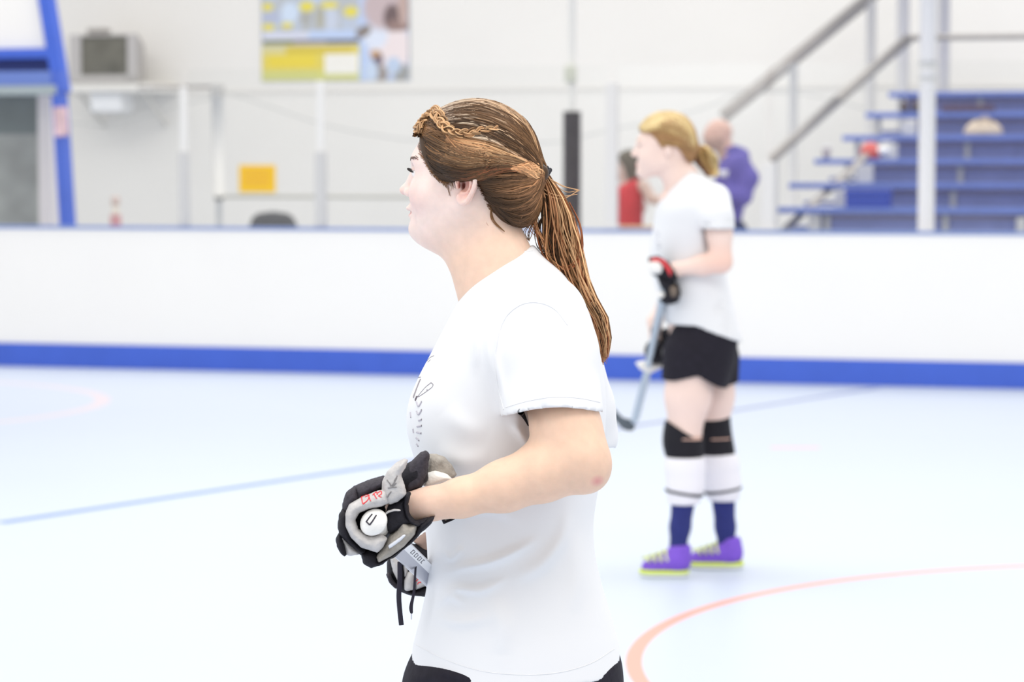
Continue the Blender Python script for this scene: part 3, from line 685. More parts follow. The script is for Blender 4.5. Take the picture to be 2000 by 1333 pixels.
# ================================================================ PLAYER WITH THE PONYTAIL (foreground)
Y1 = 4.32
C_FACE = np.array([.84,.67,.61]); C_ARM = np.array([.78,.54,.40]); C_EAR = np.array([.80,.46,.38])
w1 = empty('person', (P(1010, 700, Y1)[0], Y1, 0.0))
tag(w1, 'person in a white tee with a brown ponytail, walking left wearing hockey gloves', 'person')
TH = math.radians(-20); R1 = np.array([[math.cos(TH), -math.sin(TH), 0], [math.sin(TH), math.cos(TH), 0], [0, 0, 1]]); O1 = P(930, 330, Y1)
XF1 = (R1, O1)
def loc1(v): return (np.atleast_2d(v)-O1)@R1
def blend(v, c, r, col, base, soft=.5):
    d = np.sqrt((((v-np.array(c))/np.array(r))**2).sum(1)); w = np.clip((1-d)/soft, 0, 1)[:, None]; return base*(1-w)+np.array(col)*w
def head_field(h=.0021):
    f = Fld((-.155, -.105, -.24), (.15, .105, .125), h)
    f.add(ell((-.003,0,.015), (.101,.0755,.092)))
    f.add(ell((-.052,0,-.035), (.058,.062,.082)), .03)
    for s in (-1, 1):
        f.add(ell((-.060, s*.036, -.045), (.043,.034,.036)), .02)
        f.add(rc((.0, s*.054, -.062), (-.078, s*.015, -.099), .020, .019), .03)
        f.add(rc((-.094, s*.010, .015), (-.078, s*.046, .012), .014, .010), .02)     # brow
    f.add(ell((-.092,0,-.103), (.027,.028,.019)), .022)
    f.add(ell((-.045,0,-.10), (.055,.045,.034)), .03)
    for s in (-1, 1): f.cut(ell((-.108, s*.033, -.005), (.016,.017,.010)), .012)
    f.add(rc((-.104,0,.008), (-.122,0,-.030), .0075, .0085), .012)
    f.add(ell((-.127,0,-.036), (.0125,.0095,.009)), .008)
    for s in (-1, 1):
        f.add(ell((-.115, s*.0125, -.040), (.011,.007,.008)), .007)
        f.cut(ell((-.118, s*.008, -.048), (.006,.0035,.004)), .003)
    f.add(ell((-.100,0,-.066), (.020,.026,.017)), .012)
    f.add(ell((-.113,0,-.0665), (.0120,.022,.0058)), .004)
    f.add(ell((-.110,0,-.0795), (.0110,.020,.0062)), .004)
    f.cut(rc((-.125,-.018,-.0728), (-.125,.018,-.0728), .0030, .0030), .003)
    for s in (-1, 1): f.cut(rc((-.108,s*.026,-.0735), (-.123,0,-.0728), .0020, .0026), .003)
    # neck
    f.add(rc((.010,0,-.07), (.038,0,-.165), .056, .057, (1,1,1)), .03)
    f.add(rc((.038,0,-.165), (.052,0,-.235), .057, .074), .03)
    f.add(rc((-.03,0,-.105), (.02,0,-.20), .034, .036), .05)
    # ears
    for s in (-1, 1):
        y = s*.0775
        for a, b, q in (((.012,-.045),(.018,-.028),.0105), ((.018,-.028),(.020,-.012),.0115), ((.006,-.050),(.012,-.04),.009)):
            f.add(rc((a[0], y-s*.002, a[1]), (b[0], y+s*.001, b[1]), q, q, (1,.5,1)), .005)
        hel = [(-.001,-.030),(-.001,-.012),(.006,-.0),(.018,.006),(.029,.0),(.033,-.012),(.031,-.028),(.024,-.042),(.015,-.053),(.006,-.057),(.001,-.052),(.001,-.044)]
        hs = spline([(x, y+s*(.006+.35*max(0,x-.01)), z) for x, z in hel], 26)
        for i in range(25): f.add(rc(hs[i], hs[i+1], .0034, .0034), .003)
        f.add(ell((.008, y+s*.003, -.051), (.0085,.004,.0075)), .004)
        an = spline([(x, y+s*(.004+.35*max(0,x-.01)), z) for x, z in [(.022,-.002),(.024,-.014),(.022,-.028),(.014,-.038),(.006,-.040)]], 12)
        for i in range(11): f.add(rc(an[i], an[i+1], .0026, .0026), .003)
        f.cut(ell((.011, y+s*.008, -.026), (.0085,.011,.012)), .004)
        f.cut(ell((.004, y+s*.0, -.028), (.0038,.014,.0065)), .002)
        f.add(ell((-.002, y+s*.001, -.027), (.004,.004,.006)), .003)
    return f
def head_col(v):
    c = np.tile(C_FACE, (len(v), 1)); t = np.clip((-.055-v[:,2]+.55*(v[:,0]-.0))/.09, 0, 1)[:, None]
    c = c*(1-t)+np.array([.80,.57,.44])*t
    for s in (-1, 1):
        c = blend(v, (.012, s*.082, -.025), (.035,.02,.04), (.86,.50,.42), c, .7)
        c = blend(v, (.004, s*.074, -.028), (.006,.02,.010), (.26,.06,.04), c, .5)
        c = blend(v, (.013, s*.080, -.026), (.007,.012,.010), (.72,.34,.28), c, .8)
        c = blend(v, (-.085, s*.045, -.050), (.045,.04,.035), (.82,.57,.52), c, 1)
        c = blend(v, (-.118, s*.008, -.048), (.006,.005,.005), (.35,.14,.12), c, .6)
        c = blend(v, (-.097, s*.032, .003), (.02,.016,.006), (.72,.50,.45), c, .9)
    c = blend(v, (-.128, 0, -.040), (.016,.016,.014), (.80,.50,.45), c, 1)
    c = blend(v, (-.114, 0, -.073), (.014,.023,.0125), (.68,.34,.31), c, .35)
    return c
f = head_field(); hv, hq = f.mesh(1)
hc = head_col(hv); hvw = hv@R1.T+O1
# torso + limbs of the body (mostly under the clothes)
def Q(px, py, y=Y1): return P(px, py, y)
YL = 4.10                                                # near (left) arm plane
zc = lambda py: P(1000, py, Y1)[2]
g = Fld((Q(780,0)[0]-.02, Y1-.30, -.0), (Q(1230,0)[0]+.12, Y1+.30, zc(500)+.03), .0062)
g.add(loft([(zc(560), Q(905,0)[0]+.02, Q(1100,0)[0], Y1, .10), (zc(640), Q(885,0)[0], Q(1150,0)[0]-.01, Y1, .165), (zc(760), Q(832,0)[0], Q(1165,0)[0]-.01, Y1, .16), (zc(900), Q(845,0)[0], Q(1160,0)[0]-.015, Y1, .14),
            (zc(1050), Q(855,0)[0], Q(1150,0)[0]-.01, Y1, .14), (zc(1200), Q(845,0)[0], Q(1180,0)[0]-.01, Y1, .17), (zc(1300), Q(850,0)[0], Q(1185,0)[0], Y1, .17)]))
g.add(rc(Q(985, 560), Q(1000, 640), .065, .09), .04)
for s, dx in ((-1, -.05), (1, .07)):
    hip = np.array([Q(1010,0)[0]+.0, Y1+s*.09, zc(1290)]); kn = np.array([Q(985,0)[0]+dx, Y1+s*.10, .40]); an = np.array([Q(1010,0)[0]+dx*2.2, Y1+s*.11, .07])
    addchain(g, [(hip, .098), ((hip+kn)/2, .082), (kn, .058), (kn*.62+an*.38+np.array([.022,0,0]), .055), (an, .034), (an+np.array([-.11,0,-.035]), .030)], .03)
bv, bq = g.mesh(2)
sh = Q(1078, 635, 4.165); el_ = Q(1124, 898, 4.085); wr = Q(826, 987, 4.08)
def armfield(h=.003):
    a = Fld(np.minimum(np.minimum(sh, el_), wr)-np.array([.06,.10,.12]), np.maximum(np.maximum(sh, el_), wr)+np.array([.10,.10,.08]), h)
    addchain(a, [(sh, .050), (Q(1088, 760, 4.14), .053), (Q(1106, 840, 4.105), .0545), (Q(1125, 893, 4.088), .050)], .02)
    addchain(a, [(Q(1124, 897, 4.088), .049), (Q(1060, 922, 4.085), .0455), (Q(985, 950, 4.082), .0385), (Q(900, 973, 4.08), .0285), (Q(840, 985, 4.08), .0235), (Q(800, 990, 4.085), .024)], .022)
    a.add(ell(Q(1150, 922, 4.088), (.028,.03,.028)), .03)
    a.cut(rc(Q(1052, 872, 4.03), Q(1085, 866, 4.03), .004, .002), .018)
    # hand inside the glove
    a.add(ell(Q(765, 1010, 4.09), (.038,.022,.03)), .02)
    for i in range(4):
        b0 = Q(745-4*i, 985+17*i, 4.075); addchain(a, [(b0, .009), (Q(715-3*i, 985+20*i, 4.07), .0085), (Q(700, 1000+18*i, 4.045), .008), (Q(712, 1008+16*i, 4.03), .0075)], .003)
    addchain(a, [(Q(770, 1000, 4.07), .012), (Q(748, 990, 4.05), .010), (Q(728, 993, 4.045), .009)], .004)
    return a
av, aq = armfield().mesh(2)
def arm_col(v):
    c = np.tile(C_ARM, (len(v), 1)); c = blend(v, Q(1165, 938, 4.06), (.014,.03,.012), (.70,.30,.28), c, .8)
    t = np.clip((Q(900,0)[0]-v[:,0])/.12, 0, 1)[:, None]; c = c*(1-t)+np.array([.78,.56,.47])*t
    return c
# far (right) arm
sh2 = Q(1075, 640, 4.49); el2 = Q(1112, 868, 4.56); wr2 = Q(865, 1080, 4.50)
h2 = Fld(np.minimum(np.minimum(sh2, el2), wr2)-.12, np.maximum(np.maximum(sh2, el2), wr2)+.12, .0045)
addchain(h2, [(sh2, .062), ((sh2+el2)/2, .052), (el2, .045), ((el2+wr2)/2, .038), (wr2, .025), (Q(830, 1100, 4.46), .024), (Q(806, 1115, 4.43), .03)], .02)
cv2, cq2 = h2.mesh(2)
allv = np.concatenate([hvw, bv, av, cv2]); off_ = np.cumsum([0, len(hvw), len(bv), len(av)])
allq = np.concatenate([hq, bq+off_[1], aq+off_[2], cq2+off_[3]])
allc = np.concatenate([hc, np.tile(C_ARM, (len(bv), 1)), arm_col(av), np.tile(C_ARM, (len(cv2), 1))])
body1 = mesh_obj('body', allv, allq, M_SKIN, w1, True, allc)

# eyes, brows, lashes
for s in (-1, 1):
    c = np.array([-.0915, s*.032, -.006])
    v, q = Fld(c-.016, c+.016, .0012).add(ell(c, (.0118,.0118,.0118))).mesh(1)
    cc_ = np.tile([.85,.82,.80], (len(v), 1)); d = np.linalg.norm(v-(c+np.array([-.0118,0,0])), axis=1)
    cc_[d < .0062] = (.16,.20,.22); cc_[d < .0028] = (.01,.01,.01)
    mesh_obj('eye', v@R1.T+O1, q, mat('eye_surface', attr=True, rough=.1), w1, True, cc_)
    lid = []; 
    for k in range(26):
        t = -1+2*k/25; y = c[1]+t*.0115; x = c[0]-math.sqrt(max(.0, .0128**2-(t*.0115)**2)); z = c[2]+.0045*(1-t*t)
        p0 = np.array([x, y, z]); lid.append(np.array([p0, p0+(-.003, .1*t*.012, .0005), p0+(-.0065, t*.0035, .003)]))
    v, q, _ = tubes([l@R1.T+O1 for l in lid], [.00045]*len(lid), 4); mesh_obj('eyelashes', v, q, mat('lash_black', (.02,.015,.015), .6), w1)
    ln = np.array([[c[0]-math.sqrt(.0125**2-(t*.0113)**2), c[1]+t*.0113, c[2]+.0045*(1-t*t)+.0005] for t in np.linspace(-1, 1, 16)])
    v, q, _ = tubes([ln@R1.T+O1], [.0010], 6); mesh_obj('eyeliner', v, q, mat('lash_black', (.02,.015,.015), .6), w1)
    # upper lid
    v, q = Fld(c-.02, c+.02, .0013).add(ell(c+np.array([.0004,0,.0008]), (.0131,.0134,.0131))).clip(lambda X, Y, Z, c=c: ((c[2]+.0045-.25*(X-c[0]+.012))-Z)+0*X+0*Y).mesh(1)
    mesh_obj('eyelid', v@R1.T+O1, q, M_SKIN, w1, True, np.tile([.76,.56,.51], (len(v), 1)))
HB = BVHTree.FromPolygons([tuple(x) for x in hv], [tuple(int(i) for i in x) for x in hq])
for s in (-1, 1):
    br = []
    for k in range(60):
        t = k/59; b0 = np.array([-.115+.035*t*t, s*(.012+.038*t), .0155+.006*math.sin(t*2.4)-.004*t+rng.normal()*.0011])
        n, no_, _, _ = HB.find_nearest(Vector(b0)); n = np.array(n); no_ = np.array(no_)
        e = n+no_*.0007+np.array([.004, s*.006, .0005-.002*t]); n2, no2, _, _ = HB.find_nearest(Vector(e)); br.append(np.array([n, n+no_*.0007, np.array(n2)+np.array(no2)*.0006]))
    v, q, _ = tubes([x@R1.T+O1 for x in br], [.0005]*len(br), 4); mesh_obj('eyebrow', v, q, mat('brow_brown', (.16,.09,.07), .7), w1)

# hair
def hx(px, y): return ((px-930)/1157.4-.342*y)/.94
def hz(py): return (330-py)/1157.4
hl = [(812,222,0),(817,240,-.012),(819,262,-.03),(823,285,-.045),(829,306,-.055),(845,335,-.062),(857,350,-.068),(880,353,-.072),(905,350,-.075),(926,348,-.076),(938,364,-.073),(948,392,-.068),(957,414,-.06),(972,432,-.05),(1000,447,-.03),(1035,455,-.01),(1140,470,0),(1140,140,0),(780,140,0),(790,215,0)]
hpoly = [(hx(a, y), hz(b_)) for a, b_, y in hl]
hf = Fld((-.14,-.11,-.16), (.16,.11,.14), .0025)
hf.add(ell((-.002,0,.0205), (.1075,.0845,.0945)))
hf.add(rc((.045,0,.0), (.113,0,-.007), .072, .016), .03)
hf.add(ell((.062,0,-.052), (.050,.052,.050)), .03)
for s in (-1, 1): hf.add(ell((.016, s*.086, .010), (.042,.013,.028)), .02)
pp_ = poly2(hpoly, hf.ax[0][:, None], hf.ax[2][None, :])[:, None, :]
hf.f = -smin(-hf.f, -pp_.astype(np.float32), .006)
capv, capq = hf.mesh(2); capw = capv@R1.T+O1
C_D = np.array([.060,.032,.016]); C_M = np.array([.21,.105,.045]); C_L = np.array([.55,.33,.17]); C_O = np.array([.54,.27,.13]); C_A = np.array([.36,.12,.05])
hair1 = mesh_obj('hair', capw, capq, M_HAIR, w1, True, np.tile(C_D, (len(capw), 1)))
CAPB = BVHTree.FromPolygons([tuple(x) for x in capw], [tuple(int(i) for i in x) for x in capq])
CAM = np.array([0, 0, CAMZ])
def cast(bvh, px, py, y=Y1, off=.001):
    d = ray(px, py); d = d/np.linalg.norm(d); h = bvh.ray_cast(Vector(CAM), Vector(d))
    if h[0] is None or h[0].y > y: 
        p = P(px, py, y); n = bvh.find_nearest(Vector(p)); return np.array(n[0])+np.array(n[1])*off, np.array(n[1])
    nn = np.array(h[1]); 
    if np.dot(nn, d) > 0: nn = -nn
    return np.array(h[0])+nn*off, nn
SP_, SR_, SCc = [], [], []
def strands(ga, gb, n, cfun, r=(.0007,.0013), jit=3, off=(.0005,.004), bvh=None, mirror=.5, wob=2.0, trange=(0, .15)):
    tb = rng.uniform(.42, 1.5, 22)
    A = spline(ga, 22); B = spline(gb, 22)
    for _ in range(n):
        s = rng.random(); g_ = A*(1-s)+B*s; t = np.linspace(0, 1, 22)
        ph, fr = rng.random()*6.28, rng.uniform(1, 3)
        env = np.sin(np.pi*np.clip(t*1.05, 0, 1))**.5
        nrm = np.stack([-np.gradient(g_[:,1]), np.gradient(g_[:,0])], 1); nrm /= np.linalg.norm(nrm, axis=1, keepdims=True)+1e-9
        g_ = g_+nrm*(wob*np.sin(ph+fr*t*6.28)*env)[:, None]+rng.normal(size=2)*jit*(env[:, None]*.8+.2)
        o = rng.uniform(*off)
        pts = np.array([cast(CAPB, x, y_, off=o*e_)[0] for (x, y_), e_ in zip(g_, env*.8+.2)])
        c = cfun(s, t)*rng.uniform(.65, 1.3)*float(np.interp(s*21, np.arange(22), tb))
        rr = rng.uniform(*r)*np.clip(np.minimum(t*6+.3, (1-t)*5+.4), 0, 1)
        SP_.append(pts); SR_.append(rr); SCc.append(c)
        if rng.random() < mirror:
            l = loc1(pts)*np.array([1,-1,1]); SP_.append(l@R1.T+O1); SR_.append(rr); SCc.append(c)
def mixc(a, b_, t): t = np.clip(np.asarray(t), 0, 1)[:, None]; return a*(1-t)+b_*t
TIE = (1062, 340)
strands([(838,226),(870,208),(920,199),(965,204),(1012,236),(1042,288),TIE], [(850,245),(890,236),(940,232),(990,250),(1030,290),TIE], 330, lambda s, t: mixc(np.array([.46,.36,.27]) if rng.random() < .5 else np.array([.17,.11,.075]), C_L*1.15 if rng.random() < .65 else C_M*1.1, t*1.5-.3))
strands([(850,216),(905,206),(960,212),(1015,246),(1045,295),TIE], [(862,250),(920,258),(985,285),(1038,318),TIE], 90, lambda s, t: mixc(C_D*1.2, C_M*.8, t), off=(.003,.005))
strands([(862,240),(905,238),(950,238),(1000,262),(1035,300),TIE], [(905,268),(950,275),(1000,300),(1040,322),TIE], 260, lambda s, t: mixc(np.array([.48,.38,.28]) if rng.random() < .45 else np.array([.13,.085,.055]), C_L*1.1 if rng.random() < .7 else C_O, t*1.5-.3))
strands([(822,250),(845,268),(890,290),(950,305),(1010,315),TIE], [(836,308),(865,322),(910,330),(970,322),(1020,322),TIE], 300, lambda s, t: mixc(C_D if rng.random() < .8 else C_M, C_M if rng.random() < .6 else C_L*.8, t*1.2-.1))
strands([(832,303),(862,322),(910,332),(970,322),(1020,325),TIE], [(856,350),(880,351),(915,347),(955,335),(1005,330),TIE], 260, lambda s, t: mixc(C_D*.75, C_M if rng.random() < .6 else C_A*1.2, t*1.2-.3))
strands([(868,255),(880,275),(905,295),(950,308),(1000,312),TIE], [(868,262),(885,295),(925,312),(975,318),(1010,322),TIE], 60, lambda s, t: mixc(C_O*.8, C_M, t*2))
strands([(928,350),(960,345),(1000,340),(1035,342),TIE], [(936,366),(965,385),(1005,392),(1040,375),TIE], 220, lambda s, t: mixc(C_D, C_M*1.2 if rng.random() < .6 else C_O, t*1.2-.2))
strands([(938,370),(965,390),(1005,395),(1040,378),TIE], [(968,398),(990,424),(1018,438),(1046,420),(1066,360)], 300, lambda s, t: mixc(C_D*.9, C_M*1.1 if rng.random() < .6 else C_O*.8, t*1.3-.4))
strands([(985,329),(1010,334),(1035,345),(1052,350)], [(1020,322),(1035,322),(1048,330),(1056,340)], 70, lambda s, t: mixc(C_O*1.2, C_L, t), off=(.003,.006), mirror=0)
strands([(868,258),(905,272),(950,282),(1000,302),(1035,318),TIE], [(843,262),(880,292),(935,306),(1000,312),(1035,325),TIE], 260, lambda s, t: mixc(C_M*.8 if rng.random() < .6 else C_O*.8, C_L if rng.random() < .6 else C_M*1.2, t*1.3))
strands([(846,335),(880,346),(912,347),(945,338),(985,326),TIE], [(853,349),(882,354),(914,352),(948,343),(990,331),TIE], 110, lambda s, t: mixc(C_D, C_A if rng.random() < .3 else C_M, t*1.5-.3), off=(.001,.004), jit=1.5)
strands([(828,248),(840,236),(856,240),(868,252)], [(826,266),(845,262),(862,268),(885,282)], 110, lambda s, t: mixc(C_M, C_D*1.3, t))
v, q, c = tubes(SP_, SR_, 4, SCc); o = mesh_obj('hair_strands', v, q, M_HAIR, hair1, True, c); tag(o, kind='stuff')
# braid over the forehead
bp_ = spline([(824,262),(824,244),(836,228),(851,222),(862,236),(872,252),(892,262),(918,262),(945,256),(972,252)], 90)
base = []; nor = []
for x, y_ in bp_:
    p, n = cast(CAPB, x, y_, off=.0015); base.append(p); nor.append(n)
base = np.array(base); nor = np.array(nor); tan = np.gradient(base, axis=0); tan /= np.linalg.norm(tan, axis=1, keepdims=True); lat = np.cross(tan, nor); lat /= np.linalg.norm(lat, axis=1, keepdims=True)
BP, BRr, BC = [], [], []
t = np.linspace(0, 1, 90); env = np.clip(1.15-t*.75, .25, 1)
for j in range(3):
    ph = 2*math.pi*5.0*t+j*2*math.pi/3
    cen = base+lat*(np.sin(ph)*.0085*env)[:, None]+nor*((np.sin(2*ph)*.0028+.0035)*env)[:, None]
    for k in range(16):
        a = rng.random()*6.28; rr = .0052*math.sqrt(rng.random()); a2 = a+t*5
        BP.append(cen+lat*(rr*np.cos(a2)*env)[:, None]+nor*(rr*np.sin(a2)*env)[:, None]); BRr.append(np.full(90, .0013)); BC.append((C_L if rng.random() < .6 else C_M*1.2)*rng.uniform(.5, 1.4))
v, q, c = tubes(BP, BRr, 4, BC); mesh_obj('braid', v, q, M_HAIR, hair1, True, c)
# ponytail
lv = np.array([(345,1056,1072),(362,1058,1086),(385,1062,1102),(420,1062,1119),(460,1062,1130),(500,1068,1139),(540,1086,1148),(580,1110,1164),(620,1138,1186),(660,1156,1193),(695,1170,1188),(716,1178,1183)], float)
PP, PR, PC = [], [], []
for i in range(1100):
    s = rng.random(); yo = rng.normal()*.012; e = rng.triangular(.5, .88, 1); t = np.linspace(0, e, 34); pyv = 343+t*373
    L = np.interp(pyv, lv[:,0], lv[:,1]); Rr = np.interp(pyv, lv[:,0], lv[:,2]); a, fq = rng.random()*6.28, rng.uniform(.6, 2.2)
    ss = np.clip(s+.13*np.sin(a+fq*t*6.28)*np.clip(t*3, 0, 1), 0.0, 1.0); px = L+(Rr-L)*ss+rng.normal()*.8
    wd = np.interp(t, [0,.15,.6,1], [.3,1.3,1.2,.2])
    PP.append(np.array([P(x, y_, Y1+.012+yo*ww) for x, y_, ww in zip(px, pyv, wd)]))
    k = rng.random(); cc_ = C_L*1.2 if (s > .55 and k < .5) else (C_O if k < .62 else (C_A if k < .72 else (C_M*1.1 if k < .86 else C_D)))
    PC.append(cc_*rng.uniform(.7, 1.3)*(.75+.45*math.sin(s*43)**2)); PR.append(rng.uniform(.0006,.0013)*np.clip((1-t/e)*6+.35, 0, 1))
# loose locks and flyaways
for pts, col, n_, sp in (([(1040,400),(1048,455),(1062,500),(1090,524),(1118,522),(1136,492),(1133,440),(1112,395)], C_A, 9, 2.5), ([(1050,410),(1046,440),(1058,475),(1072,505),(1100,527)], C_O, 10, 3),
                      ([(1062,420),(1050,450),(1056,485),(1078,505),(1085,520)], C_D, 14, 5), ([(1052,350),(1066,375),(1095,385),(1128,380)], C_L*1.3, 2, 1.5), ([(1046,335),(1020,318),(1030,345),(1055,375),(1095,390),(1132,372)], C_L*1.3, 2, 1),
                      ([(1075,350),(1105,368),(1130,372)], C_L, 3, 4), ([(940,390),(936,410),(950,440),(968,455)], C_A, 3, 2.5), ([(958,405),(962,430),(985,452)], C_M, 5, 3), ([(1046,430),(1032,455),(1034,470)], C_M, 6, 4),
                      ([(1056,370),(1040,400),(1046,440),(1062,470)], C_O, 22, 6), ([(1060,380),(1068,420),(1080,470),(1095,520)], C_D, 25, 7)):
    g_ = spline(pts, 30)
    for _ in range(n_):
        j = rng.normal(size=2)*sp; w_ = np.sin(np.linspace(0, 3.14, 30))[:, None]
        q_ = g_+j*w_+rng.normal(size=2)*.6; yy = Y1-.015+rng.normal()*.004 if pts[0][0] > 1000 else None
        if yy: PP.append(np.array([P(x, y_, yy) for x, y_ in q_]))
        else: PP.append(np.array([P(x, y_, Y1-.062) for x, y_ in q_]))
        PR.append(np.full(30, .0006)); PC.append(col*rng.uniform(.8, 1.2))
v, q, c = tubes(PP, PR, 4, PC); o = mesh_obj('ponytail', v, q, M_HAIR, w1, True, c)
# hair tie
tc_ = P(1063, 341, Y1); ax_ = (P(1082, 352, Y1+.0)-P(1050, 330, Y1)); ax_ /= np.linalg.norm(ax_); e1 = np.array([0,1,0]); e2 = np.cross(ax_, e1)
rp = [np.array([tc_+ax_*o_+(.0155*math.cos(a))*e1+(.0115*math.sin(a))*e2 for a in np.linspace(0, 6.2832, 29)]) for o_ in (-.003, .0035)]
v, q, _ = tubes(rp, [.0042]*2, 8); mesh_obj('hair_tie', v, q, mat('black_elastic', (.012,.012,.018), .7), w1)

# baby hairs along the hairline and in front of the ear
HBW = BVHTree.FromPolygons([tuple(x) for x in hvw], [tuple(int(i) for i in x) for x in hq])
FP, FR_, FC = [], [], []
for (x0, y0), (x1, y1), (dx, dy), n_ in (((822,262),(824,300),(14,10),60), ((826,303),(847,338),(14,4),70), ((848,338),(862,352),(12,6),40), ((858,350),(886,352),(5,12),30), ((866,352),(880,352),(3,24),7), ((936,362),(962,412),(12,4),40)):
    for _ in range(n_):
        t0 = rng.random(); a = np.array([x0+(x1-x0)*t0, y0+(y1-y0)*t0])+rng.normal(size=2)*1.5-np.array([dx, 0])*.35*(dy < 12); e = a+np.array([dx, dy])*rng.uniform(.6, 1.2)+rng.normal(size=2)*2
        m_ = (a+e)/2+rng.normal(size=2)*1.5; g_ = spline([a, m_, e], 8)
        FP.append(np.array([cast(HBW, x, y_, off=.0006+.0012*k/7)[0] for k, (x, y_) in enumerate(g_)])); FR_.append(np.full(8, .00032)); FC.append(C_M*rng.uniform(.5, 1.3))
v, q, c = tubes(FP, FR_, 4, FC); o = mesh_obj('baby_hair', v, q, M_HAIR, hair1, True, c); tag(o, kind='stuff')

# shirt
def fold_disp(folds):
    def d(v, q):
        px = PIX(v); near = v[:, 1] < Y1
        out = v.copy()
        for pts, wpx, amp in folds:
            g_ = spline(pts, 30); dist = np.full(len(v), 1e9); tt = np.zeros(len(v))
            for i in range(29):
                a = g_[i]; b_ = g_[i+1]; ab = b_-a; t_ = np.clip(((px-a)@ab)/(ab@ab+1e-9), 0, 1); dd = np.hypot(*(px-(a+t_[:, None]*ab)).T); m = dd < dist; dist[m] = dd[m]; tt[m] = ((i+t_)/29)[m]
            out[:, 1] -= np.where(near, 1.7*amp*np.exp(-(dist/wpx)**2)*np.sin(np.pi*np.clip(tt*.9+.05, 0, 1)), 0)
        return out
    return d
X = lambda px: P(px, 700, Y1)[0]
rowsS = [(470,1000,1036,.03),(500,960,1062,.065),(530,936,1096,.10),(560,912,1120,.135),(600,889,1146,.168),(640,868,1160,.18),(690,842,1172,.182),(740,816,1180,.180),(790,797,1184,.178),(840,795,1182,.174),(900,810,1178,.168),(960,822,1168,.165),(1020,829,1160,.163),(1080,834,1163,.166),(1140,833,1176,.172),(1200,821,1194,.182),(1250,808,1208,.192),(1300,796,1219,.20)]
rowsS = [(zc(a), X(b_), X(c), Y1, d) for a, b_, c, d in rowsS]
sF = Fld((X(780)-.02, Y1-.30, zc(1290)-.06), (X(1230)+.03, Y1+.36, zc(470)+.03), .0038)
sF.add(loft(rowsS, 2.25))
slA, slB = Q(1062, 618, 4.165), Q(1083, 800, 4.115)
sF.add(rc(slA, Q(1068, 690, 4.152), .070, .081), .05); sF.add(rc(Q(1068, 690, 4.152), Q(1081, 835, 4.105), .081, .083, (1,.92,1)), .018)
slA2, slB2 = Q(1070, 612, 4.45), Q(1112, 800, 4.54)
sF.add(rc(slA2, slB2, .072, .080), .045); sF.add(rc(slB2, Q(1118, 850, 4.56), .080, .082), .01)
# armpit gather
sF.add(rc(Q(1015, 790, 4.17), Q(1040, 860, 4.18), .035, .02), .02)
# hem and sleeve openings
hin = [(z, a+.008, b_-.008, y, d-.008) for z, a, b_, y, d in rowsS if z < zc(1140)]
sF.cut(loft(sorted(hin)[0:4], 2.25), .0)
zhem = zc(1270)
ax3, axX, axY, axZ = sF.ax, sF.ax[0][:, None, None], sF.ax[1][None, :, None], sF.ax[2][None, None, :]
sF.f = np.maximum(sF.f, (zhem-.034*np.clip((Y1-axY)/.18, 0, 1)-axZ)+0*axX)
# sleeve hem: cut the near sleeve below its hem line (only on the near side)
def halfspace(px1, py1, px2, py2, y):   # positive below the line
    a, b_ = P(px1, py1, y), P(px2, py2, y); t_ = (b_-a); n_ = np.array([-t_[2], t_[0]]); n_ /= np.linalg.norm(n_); s_ = 1 if n_[1] < 0 else -1
    return lambda X_, Z_: s_*((X_-a[0])*n_[0]+(Z_-a[2])*n_[1])
hs1 = halfspace(985, 815, 1180, 812, 4.11)
lowf = hs1(axX, axZ)+.020*np.clip(1-((axX-Q(1085,800,4.1)[0])/.088)**2, 0, 1); nearm = (axY-(Y1-.153-.10*np.clip((axZ-zc(800))/.1, 0, 1)))      # negative on the near side
body_only = loft(rowsS, 2.25)[2](axX, axY, axZ)
gath = rc(Q(1015, 790, 4.17), Q(1040, 860, 4.18), .035, .02)[2](axX, axY, axZ)
body_only = smin(body_only, gath, .02)
sF.f = np.maximum(sF.f, np.minimum(np.minimum(lowf+0*axY, (Y1-axY)*4+0*axX), body_only))
hs2 = halfspace(1085, 845, 1200, 872, 4.58); lowf2 = hs2(axX, axZ)
sF.f = np.maximum(sF.f, np.minimum(np.minimum(lowf2+0*axY, (axY-Y1-.10)*4+0*axX), body_only))
# hollow the sleeves
sF.cut(rc(Q(1080, 775, 4.115), Q(1084, 870, 4.10), .062, .0725, (1,.92,1)), .0)
sF.cut(rc(Q(1110, 790, 4.54), Q(1120, 900, 4.57), .060, .072), .0)
